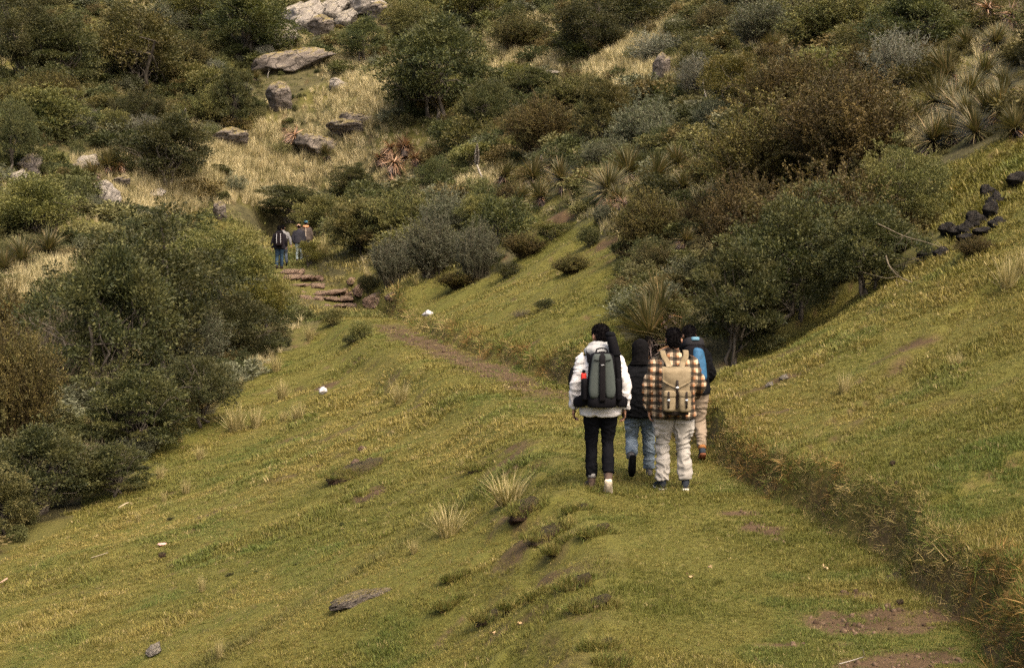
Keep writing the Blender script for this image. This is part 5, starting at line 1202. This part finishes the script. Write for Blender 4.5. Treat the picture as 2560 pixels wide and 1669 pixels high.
p7 = Person(L7, 1.62, 0.15, 'far walker in pinkish cap and dark jacket behind the rounded olive bush', pose(el_l=(-.28, .0, 1.12), wr_l=(-.24, .04, .88), el_r=(.26, 0, 1.13), wr_r=(.25, .08, .90), kn_l=(-.09, .05, .50), an_l=(-.09, .03, .095), kn_r=(.09, .02, .50), an_r=(.09, -.06, .095)), lean=.30, seed=71, **FV)
p7.body(); p7.hair(); p7.cap(fabric('pink_cap_cloth', (0.50, 0.30, 0.20), .1), -1.3); p7.jacket(fabric('charcoal_jacket', (0.018, 0.017, 0.020), .25), .84, 1.12, True, None); p7.trousers(fabric('pale_jeans', (0.22, 0.26, 0.26), .2), 1.0, .06); p7.boots(fabric('dark_brown_shoe', (0.03, 0.02, 0.018), .2), RUB_K, None, high=.03)
L8 = spot(765, 648)
p8 = Person(L8, 1.66, 0.0, 'far walker in blue cap and orange brown top behind the rounded olive bush', pose(el_l=(-.26, .0, 1.12), wr_l=(-.25, .04, .88), el_r=(.27, 0, 1.13), wr_r=(.25, .08, .90), kn_l=(-.09, .05, .50), an_l=(-.09, .03, .095), kn_r=(.09, .02, .50), an_r=(.09, -.06, .095)), lean=.12, seed=81, **FV)
p8.body(); p8.hair(); p8.cap(fabric('teal_cap_cloth', (0.060, 0.135, 0.170), .15), .1); p8.jacket(fabric('dark_olive_jacket', (0.055, 0.042, 0.034), .25), .84, 1.05); p8.trousers(fabric('dark_grey_trousers', (0.06, 0.06, 0.065), .2), 1.0, .06); p8.boots(BLACKF, RUB_K, None, high=.03)
V, F, N = fuse([limb([(-.10, .02, 1.47), (-.07, -.07, 1.47), (0, -.10, 1.46), (.07, -.07, 1.47), (.10, .02, 1.47)], [(.05, .05), (.06, .07), (.07, .09), (.06, .07), (.05, .05)], 14, 5, 2, (0, 0, 1))], .016, 3); piece(None, 'neck_scarf', V, F, fabric('orange_scarf', (0.42, 0.19, 0.09), .15), p8, True, p8.root)
b = p8.carried('walking_stick', 'thin pale stick carried on the back of the walker in the blue cap', 'stick'); piece(b, 'shaft', *limb([(.02, -.17, .78), (.02, -.17, 1.1), (.01, -.17, 1.50)], [.012, .012, .010], 8, 3), fabric('pale_wood', (0.45, 0.36, 0.27), .1), p8)
# ------------------------------------------------------------------ rocks, clods, steps, litter
def rock_mesh(name, seed, mat, boxy=0.0, rough=0.16, seg=40, cuts=13, strata=0.05):
    g = np.random.default_rng(seed); rows = seg // 2 + 3; t = np.linspace(0.03, math.pi - 0.03, rows)
    V = np.concatenate([sring((0, 0, -math.cos(a)), math.sin(a), math.sin(a), 2, seg) for a in t] + [np.array([[0, 0, -1.0], [0, 0, 1.0]])])
    if boxy: pw = 4 if boxy <= 1 else 12; V = V / (np.abs(V) ** pw).sum(1)[:, None] ** (min(boxy, 1) / pw)
    for k in range(cuts):                                # broken faces
        d = unit(g.normal(size=3)); c = g.uniform(0.50, 0.85); s = V @ d; V = V - np.outer(np.maximum(s - c, 0), d) * 0.97
    V = V * (1 + rough * 2 * (fbm3(V * 1.6 + seed, seed, 5, 0.55) - 0.5))[:, None]
    V[:, 2] += 0.10 * (noise3(V * 3.1, seed + 2) - .5)
    lay = np.abs(((V[:, 2] + .35 * V[:, 0] + .25 * noise3(V * 2, seed + 5)) * 3.2) % 1.0 - .5) * 2; V[:, :2] *= (1 - strata * (lay > .72) - strata * .6 * noise3(V * 7, seed + 6))[:, None]
    F = []; n = rows * seg
    for k in range(rows - 1):
        for q in range(seg):
            a, b = k * seg + q, k * seg + (q + 1) % seg; F += [(a, b, b + seg), (a, b + seg, a + seg)]
    for q in range(seg): F += [(n, (q + 1) % seg, q), (n + 1, (rows - 1) * seg + q, (rows - 1) * seg + (q + 1) % seg)]
    return mesh_np(name, V, np.array(F), mat, None, mat.name == 'dark_soil')
def stone_mat(name, a, b, moss=None, mossamt=0.0, sc=3.0):
    g = Mat(name, 0.95, 0.15); co = g.coord('Object'); n1 = g.noise(co, sc, 6, .65); n2 = g.noise(co, sc * 4, 5, .7)
    c = g.mix(g.ramp(n2, [(.35, (0, 0, 0)), (.65, (1, 1, 1))]), g.ramp(n1, [(.3, a), (.7, b)]), g.ramp(n1, [(.3, np.array(a) * .55), (.7, np.array(b) * .7)]))
    if moss is not None:
        nz = g.node('ShaderNodeSeparateXYZ'); ge = g.node('ShaderNodeNewGeometry'); g.l.new(ge.outputs['Normal'], nz.inputs[0])
        f = g.math('ADD', g.math('MULTIPLY', nz.outputs['Z'], 0.6), n1); f = g.ramp(f, [(.70, (0, 0, 0)), (.98, (1, 1, 1))]); f = g.math('MULTIPLY', f, g.ramp(n2, [(.38, (0, 0, 0)), (.56, (1, 1, 1))])); c = g.mix(g.math('MULTIPLY', f, mossamt), c, moss)
    vo = g.node('ShaderNodeTexVoronoi'); vo.feature = 'DISTANCE_TO_EDGE'; vo.inputs['Scale'].default_value = 1.7; wv = g.node('ShaderNodeVectorMath'); wv.operation = 'MULTIPLY_ADD'; nn = g.node('ShaderNodeTexNoise'); nn.inputs['Scale'].default_value = 3; g.l.new(co, nn.inputs['Vector']); g.l.new(nn.outputs['Color'], wv.inputs[0]); wv.inputs[1].default_value = (.5, .5, .25); g.l.new(co, wv.inputs[2]); g.l.new(wv.outputs[0], vo.inputs['Vector'])
    crk = g.ramp(vo.outputs['Distance'], [(.0, (1, 1, 1)), (.045, (0, 0, 0))]); c = g.mix(g.math('MULTIPLY', crk, .75), c, np.array(a) * .18)
    g.color(c); g.bump(g.math('SUBTRACT', g.noise(co, sc * 3, 6, .7), g.math('MULTIPLY', crk, .5)), .9, .09); return g.m
ROCKM = {'grey': stone_mat('grey_lichen_stone', (0.17, 0.145, 0.12), (0.36, 0.32, 0.27), (0.15, 0.115, 0.025), .4), 'moss': stone_mat('mossy_stone', (0.085, 0.07, 0.055), (0.24, 0.20, 0.165), (0.15, 0.115, 0.022), .85),
         'red': stone_mat('red_stone', (0.130, 0.082, 0.055), (0.32, 0.215, 0.155), (0.11, 0.09, 0.025), .3), 'black': stone_mat('black_stone', (0.009, 0.008, 0.007), (0.055, 0.046, 0.036)), 'soil': stone_mat('dark_soil', (0.038, 0.023, 0.013), (0.115, 0.070, 0.042), (0.07, 0.075, 0.016), .55, 5)}
ROCKS = {k: [rock_mesh('%s_stone_shape%d' % (k, i), 600 + 10 * j + i, m, .6 if k == 'red' else .25, .55 if k in ('soil', 'black') else .20, *((32, 2, 0.0) if k == 'soil' else (30, 12, .12) if k == 'black' else (40, 15, .11))) for i in range(3)] for j, (k, m) in enumerate(ROCKM.items())}
def rock(u, vb, w, h, kind, label, name='boulder', cat='boulder', depth=1.0, tilt=(0, 0), yaw=None, group=None, sink=.3):
    x, y, z = ground(u, vb); s = y / FPX; ww, hh = w * s / 2, h * s / 2
    o = link(name, ROCKS[kind][rs.randrange(3)], None, (x, y + ww * depth * .4, z + hh * (1 - sink)), (tilt[0], tilt[1], rs.uniform(-.5, .5) if yaw is None else yaw), (ww * 1.12, ww * depth * 1.1, hh * 1.35))
    return tag(o, label, cat, group)
for a in [(735, 60, 60, 46, 'grey', 'pale stone at the left end of the outcrop'), (800, 92, 62, 40, 'moss', 'mossy stone wedged under the outcrop'), (868, 66, 58, 36, 'grey', 'grey stone below the middle boulder of the outcrop'), (945, 52, 60, 34, 'moss', 'mossy stone under the right end of the outcrop'), (660, 150, 60, 40, 'grey', 'grey stone at the upper left end of the mossy slab'), (768, 75, 85, 68, 'grey', 'big grey boulder at the top left of the outcrop'), (838, 48, 75, 52, 'grey', 'pale grey boulder in the middle of the outcrop at the top edge'), (910, 38, 105, 48, 'grey', 'long grey boulder at the right end of the outcrop at the top edge'), (705, 120, 78, 52, 'grey', 'grey boulder below the big one of the outcrop'),
          (700, 280, 80, 66, 'moss', 'dark boulder with a yellow mossy top below the slab'), (842, 225, 55, 30, 'grey', 'pale low stone left of the tall dark tree'), (570, 372, 100, 46, 'moss', 'yellow lichen stones left of the straw slope'), (800, 388, 110, 56, 'moss', 'brown boulder beside the dead orange rosette'),
          (70, 432, 80, 52, 'moss', 'mossy sloping boulder at the left edge'), (215, 428, 75, 40, 'grey', 'flat grey boulder beside the dry rosettes on the left'), (40, 465, 55, 42, 'grey', 'grey pointed stone at the left edge'), (172, 478, 48, 30, 'grey', 'small grey stone on the left slope'), (258, 510, 78, 62, 'grey', 'round grey boulder on the left slope'),
          (385, 494, 55, 24, 'grey', 'flat pale stone at the straw grass on the left'), (550, 552, 44, 44, 'moss', 'dark upright stone left above the walkers'), (175, 225, 66, 22, 'grey', 'pale flat stone high on the left slope'), (905, 315, 95, 36, 'moss', 'long ledge of rock under the tall dark tree'), (870, 345, 120, 40, 'moss', 'mossy ledge lower left of the tall dark tree'),
          (1652, 198, 50, 58, 'moss', 'upright mossy boulder beside the silver grey bush'), (1655, 175, 40, 30, 'grey', 'pale stone on top of the upright mossy boulder'), (1380, 190, 60, 16, 'grey', 'thin pale stone under the straw slope'), (1525, 122, 36, 14, 'grey', 'small white stone near the rosette by the straw patch'), (1340, 80, 60, 14, 'grey', 'pale stone near the top edge'), (1690, 72, 52, 26, 'grey', 'pale stone at the top right of the middle'), (235, 293, 36, 20, 'grey', 'small pale stone in the left scrub'), (300, 470, 50, 26, 'moss', 'mossy stone right of the round grey boulder')]:
    k = 1.35 if a[1] < 125 and 690 < a[0] < 960 else 1.12; rock(a[0], a[1], a[2] * k, a[3] * k, *a[4:])
rock(738, 182, 205, 72, 'moss', 'long mossy slab leaning below the grey boulders', 'rock_slab', 'rock', .6, (0, -.28), 0, sink=.2)
rock(915, 1500, 180, 40, 'moss', 'long low grey rock showing through the lower meadow', 'rock_outcrop', 'rock', .40, (0, -.30), .25, sink=.78)
rock(385, 1642, 46, 34, 'grey', 'small round stone in the lower left meadow', 'stone', 'stone')
rock(1925, 967, 24, 14, 'grey', 'pale stone on the right grass slope', 'stone', 'stone'); rock(1962, 950, 26, 14, 'grey', 'paler stone just above the other on the right slope', 'stone', 'stone')
_bl = ['at the lower left tip of the dark heap', 'low on the left of the dark heap', 'left of the middle of the dark heap', 'in the middle of the dark heap', 'just right of the middle of the dark heap', 'under the top of the dark heap', 'at the top of the dark heap', 'against the right edge above the dark heap', 'at the foot of the dark heap', 'half way along the lower side of the dark heap', 'right of the foot of the dark heap', 'alone below the dark heap beside the thicket', 'next to the lone one below the dark heap']
for (u, v, w, h), t in zip([(2372, 592, 46, 44), (2400, 596, 54, 40), (2425, 585, 52, 46), (2455, 565, 56, 52), (2478, 548, 50, 56), (2495, 520, 46, 54), (2482, 492, 44, 42), (2545, 470, 60, 50), (2420, 605, 60, 26), (2460, 590, 60, 28), (2500, 565, 50, 30), (2330, 645, 50, 36), (2360, 640, 44, 30)], _bl): rock(u, v, w * 1.15, h * .8, 'black', 'black charred lump ' + t, 'charred_lump', 'charred lump', sink=.45)
CLODS = []
# clods of dark soil on the broken shoulder of the path
for a in [(1316, 1290, 78, 84, 'largest dark soil clod beside the wide fanning tussock'), (1370, 1345, 84, 58, 'dark soil clod below the largest one'), (1442, 1470, 66, 62, 'soil clod halfway down the path shoulder'), (1484, 1522, 84, 44, 'low soil clod on the shoulder left of the path'), (1140, 1450, 40, 26, 'small dark soil clod in the lower meadow'), (1122, 1520, 46, 26, 'small greyish soil clod in the lower meadow'),
          (1240, 1545, 90, 34, 'long soil clod in the lower middle meadow'), (1290, 1515, 60, 24, 'flat soil clod right of the long one'), (1500, 1622, 62, 34, 'soil clod near the bottom edge'), (1530, 1664, 54, 28, 'soil clod at the bottom edge left of the path'), (1442, 1277, 46, 24, 'soil clod at the feet of the hikers side'), (1492, 1338, 60, 40, 'grassy soil clod on the upper shoulder'),
          (1205, 1170, 62, 18, 'thin dark soil scar in the middle meadow'), (1345, 1500, 36, 26, 'tiny soil clod between the shoulder and the meadow'), (2228, 1462, 86, 24, 'black molehill on the path near the bank'), (1395, 1380, 50, 30, 'soil clod right of the lower dark clod')]:
    o = rock(a[0], a[1], a[2] * 1.15, a[3] * .50, 'soil', a[4], 'soil_clod', 'soil clod', .6, (.0, -.35), .5, sink=.85 if a[0] == 1316 else .76); CLODS.append(o)
CLODS.append(rock(885, 1190, 135, 32, 'soil', 'brown broken hummock in the middle of the meadow', 'soil_hummock', 'hummock', .6, (.1, -.3), .4, sink=.85))
for u, v, lab in [(905, 1130, 'pale stone on the brown hummock'), (888, 1165, 'small pale stone low on the brown hummock'), (925, 1160, 'reddish stone on the right side of the brown hummock')]: rock(u, v, 22, 18, 'red', lab, 'stone', 'stone', sink=.1)
for u, v, lab in [(2233, 1168, 'dark dung ball upper of two on the right slope'), (2243, 1222, 'dark dung ball lower of two on the right slope'), (2250, 1512, 'dark dung ball on the bare soil of the path'), (405, 1395, 'dark pellet below the litter on the left meadow')]: rock(u, v, 16, 12, 'soil', lab, 'dung_ball', 'dung', 1.0, sink=.1)
# small dark plants in the turf
for u, v, w, h, lab in [(575, 1440, 28, 18, 'dark weed in the lower left meadow'), (640, 1430, 18, 14, 'smaller dark weed right of the first in the lower left meadow'), (425, 1300, 24, 14, 'dark weed on the upper left meadow'), (740, 1412, 16, 14, 'tiny dark weed in the middle left meadow'), (855, 1315, 16, 20, 'tiny dark upright weed in the meadow'), (1064, 1215, 18, 14, 'dark weed above the pale tussocks')]:
    shrub_px('small_dark0', u, v, w, h, lab, name='weed', cat='weed')
# stone steps
st0 = link('stone_steps', None, None, at_d(800, 720, 63)); tag(st0, 'reddish stone steps climbing to the far walkers', 'steps')
gs = np.random.default_rng(88); BLK = [rock_mesh('step_block%d' % i, 700 + i, ROCKM['red'], 1.5, .19, 26, 4, .05) for i in range(4)]
for i, (v, u0, u1) in enumerate([(768, 800, 884), (752, 748, 876), (737, 740, 882), (719, 728, 804), (701, 708, 790), (684, 700, 752)]):
    d = 61.2 + .66 * i; u = u0
    while u < u1:
        wpx = min(gs.uniform(26, 56), u1 - u + 6); hpx = gs.uniform(9, 12) if i else 8; x, y, z = at_d(u + wpx / 2, v - hpx / 2, d + gs.uniform(-.05, .05)); s = d / FPX
        link('stone', BLK[gs.integers(0, 4)], st0, Vector((x, y + .22, z)) - Vector(st0.location), (gs.normal() * .05, gs.normal() * .06, gs.normal() * .12), (wpx * s * .52, gs.uniform(.30, .42), hpx * s * .62)); u += wpx * .97
for a in [(800, 706, 26, 18, 'red', 'small red stone at the end of the upper steps'), (862, 741, 26, 22, 'red', 'red stone at the right end of the lower steps'), (905, 738, 44, 36, 'red', 'red boulder right of the stone steps'), (940, 770, 64, 38, 'red', 'red and grey boulder where the path meets the steps'), (985, 752, 44, 22, 'red', 'half buried stone right of the red and grey boulder'), (878, 716, 22, 18, 'red', 'little red stone above the red boulder')]:
    rock(*a)
# litter
def crumpled(name, u, v, w, h, col, label):
    x, y, z = ground(u, v); s = y / FPX; V, F = ell((0, 0, 0), (1, 1, 1), 16); V = V * (0.15 + 1.7 * fbm3(V * 2.6 + u, 9, 3))[:, None] * np.array([1.1, 1.0, .75])
    m = fabric(name + '_film', col, .12, .5); return tag(link(name, mesh_np(name, V, F, m, None, False), None, (x, y, z + h * s * .4), (0, 0, .4), (w * s * .5, w * s * .5, h * s * .5)), label, 'litter')
crumpled('plastic_bag', 1070, 795, 22, 20, (0.38, 0.355, 0.34), 'crumpled white plastic bag on the turf by the far bend')
crumpled('white_rag', 808, 986, 20, 22, (0.40, 0.37, 0.355), 'white rag on the small bare patch in the left meadow')
crumpled('pink_wrapper', 405, 1364, 20, 10, (0.48, 0.26, 0.22), 'pinkish wrapper on the lower left meadow')
crumpled('paper_scrap', 1068, 1310, 12, 8, (0.6, 0.58, 0.52), 'white paper scrap left of the pale tussock')
def stick(name, px, r, col, label, cat='stick', lift=.02):
    pts = []
    for u, v, up in px:
        x, y, z = ground(u, v); pts.append((x, y, z + up + lift))
    p0 = np.array(pts[0]); V, F = tubes([(np.array(pts) - p0, r, r * .7)], 6); return tag(link(name, mesh_np(name, V, F, fabric(name + '_skin', col, .15), None, True), None, tuple(p0)), label, cat)
stick('bent_wire', [(2098, 1668, 0), (2130, 1664, .01), (2158, 1660, .02), (2160, 1662, .05), (2156, 1668, .10)], .0035, (0.26, 0.23, 0.19), 'pale bent wire at the bottom edge on the path', 'wire')
stick('pale_stick', [(296, 1272, 0), (312, 1266, .03), (322, 1262, .03)], .016, (0.30, 0.24, 0.15), 'pale stick at the edge of the left meadow')
stick('dry_stick', [(228, 1398, 0), (250, 1394, .02), (270, 1388, .01)], .008, (0.26, 0.21, 0.14), 'thin dry stick on the left meadow'); stick('wood_splinter', [(0, 1462, 0), (18, 1452, .02)], .02, (0.33, 0.22, 0.15), 'wood splinter at the left edge of the meadow')
stick('straw_stalk', [(1015, 795, 0), (1030, 790, .02), (1048, 786, .01)], .012, (0.5, 0.42, 0.25), 'pale stalk beside the white plastic bag')
# bare pale branches hanging from the right thicket
def branch(u, v, pts, r, label):
    x, y, z = ground(u, v); s = y / FPX; P = np.array([((a - u) * s, -.35 - .1 * k, (v - b) * s) for k, (a, b) in enumerate(pts)]); g = np.random.default_rng(int(u)); paths = [(catmull(P, 4), r, r * .45)]
    for k in range(7): q = P[g.integers(1, len(P))]; paths.append((wiggle(q, q + g.normal(size=3) * np.array([.25, .1, .2]), g, 4, .1), r * .4, r * .15))
    V, F = tubes([(a_, b_ * .65, c_ * .65) for a_, b_, c_ in paths], 5); tag(link('bare_branch', mesh_np('bare_branch', V, F, TWIG, None, True), None, (x, y, z)), label, 'branch')
branch(2230, 735, [(2200, 640), (2205, 665), (2225, 690), (2260, 705), (2290, 700)], .02, 'pale crooked branch hanging from the thicket over the right slope')
branch(2290, 690, [(2180, 560), (2240, 590), (2290, 605), (2330, 620)], .016, 'thin bare branch reaching out above the crooked one'); branch(1950, 830, [(1900, 790), (1935, 775), (1960, 765), (1990, 740)], .014, 'thin bare branch in the big dark bush')
branch(660, 130, [(690, 115), (660, 120), (640, 108), (632, 92)], .03, 'bleached dead branch left of the mossy slab'); branch(225, 1215, [(190, 1160), (215, 1175), (232, 1160), (245, 1150)], .014, 'broken grey branch among the leafless twigs')
# fallen yellow leaves
LEAFM = fabric('fallen_leaf', (0.34, 0.23, 0.12), .2, .8)
for u, v, lab in [(1722, 1452, 'fallen yellow leaf left on the path'), (2066, 1428, 'fallen pale leaf in the middle of the path'), (2122, 1590, 'dry leaf at the bare soil of the path'), (1490, 1532, 'fallen orange leaf on the path shoulder'), (1300, 1575, 'dry leaf in the lower meadow'), (1235, 1590, 'pale dry leaf left of the other in the lower meadow'), (1775, 1430, 'small pale leaf beside the yellow leaf on the path')]:
    x, y, z = ground(u, v); g = np.random.default_rng(u); n = 4; ax = unit(g.normal(size=(n, 3)) * np.array([1, 1, .35]) + np.array([0, 0, .25])); V, F = leaf_quads(np.zeros((n, 3)) + g.normal(size=(n, 3)) * .012, ax, .036, .02, g)
    tag(link('dry_leaf', mesh_np('dry_leaf', V, F, LEAFM), None, (x, y, z + .035)), lab, 'leaf')

# turf hanging over the clods
cx = []; ct = []
for o in CLODS:
    k = 700 if o.name.startswith('soil_hummock') else 240; a = rg.uniform(0, 6.28, k); r = rg.uniform(.55, 1.35, k); sx, sy = o.scale[0], o.scale[1]; c, sn = math.cos(o.rotation_euler[2]), math.sin(o.rotation_euler[2])
    px, py = np.cos(a) * r * sx, np.sin(a) * r * sy; X = o.location[0] + px * c - py * sn; Y = o.location[1] + px * sn + py * c
    top = np.sqrt(np.clip(1 - r ** 2, 0, 1)) * o.scale[2] * .8; Zc = np.maximum(hz(X, Y), o.location[2] + top - .01); m = (r > 1) | (rg.random(k) < .55); cx.append(np.c_[X, Y, Zc][m])
for pp in (p1, p2, p3, p4):
    k = 110; X = pp.loc[0] + rg.normal(0, .16, k); Y = pp.loc[1] + rg.normal(-.02, .12, k); cx.append(np.c_[X, Y, hz(X, Y)])
P = np.concatenate(cx); n = len(P); f = rg.random(n)[:, None]; tint = np.array([0.070, 0.090, 0.016]) * (1 - f) + np.array([0.18, 0.14, 0.04]) * f; s = rg.uniform(.05, .11, n)
scatter('clod_grass', [tuft('clod_tuft_%d' % k, 190 + k, 12, 1.0, 0.07, 0.35, 0.4, 0.9, .45, 3) for k in range(3)], P, np.c_[rg.normal(0, .3, n), rg.normal(0, .3, n), rg.uniform(0, 6.28, n)], np.c_[s, s, s], rg.integers(0, 3, n), tint, 'grass hanging over the soil clods')

# crumbs of soil and small stones on the worn ground
n = 60000; x, y = fan(n, 9, 52, 1.1); Sc, Zc_, Wc, Tc = path_info(x, y); keep = (rg.random(n) < soil_at(x, y) ** 2) & visible(x, y) & (np.abs(Sc) < Wc - .1); x, y = x[keep], y[keep]; n = len(x)
_cm = Mat('soil_crumb', .95, .1); _t = _cm.attr('tint', 'INSTANCER', 'Color'); _cm.color(_t)
cr_p = []
for k in range(3):
    V, F = ell((0, 0, 0), (1, 1, .7), 6); V = V * (0.6 + .8 * noise3(V * 1.7 + k * 9, k))[:, None]; cr_p.append(mesh_np('crumb_%d' % k, V, F, _cm.m))
f = rg.random(n)[:, None]; tint = np.array([0.034, 0.021, 0.012]) * (1 - f) + np.array([0.12, 0.080, 0.050]) * f; s = .006 + .022 * rg.random(n) ** 4 * np.clip(y / 20, 1, 2)
scatter('soil_crumbs', cr_p, np.c_[x, y, hz(x, y)], np.c_[rg.uniform(0, 6, n), rg.uniform(0, 6, n), rg.uniform(0, 6, n)], np.c_[s, s, s], rg.integers(0, 3, n), tint, 'crumbs of reddish soil and small stones on the worn ground')
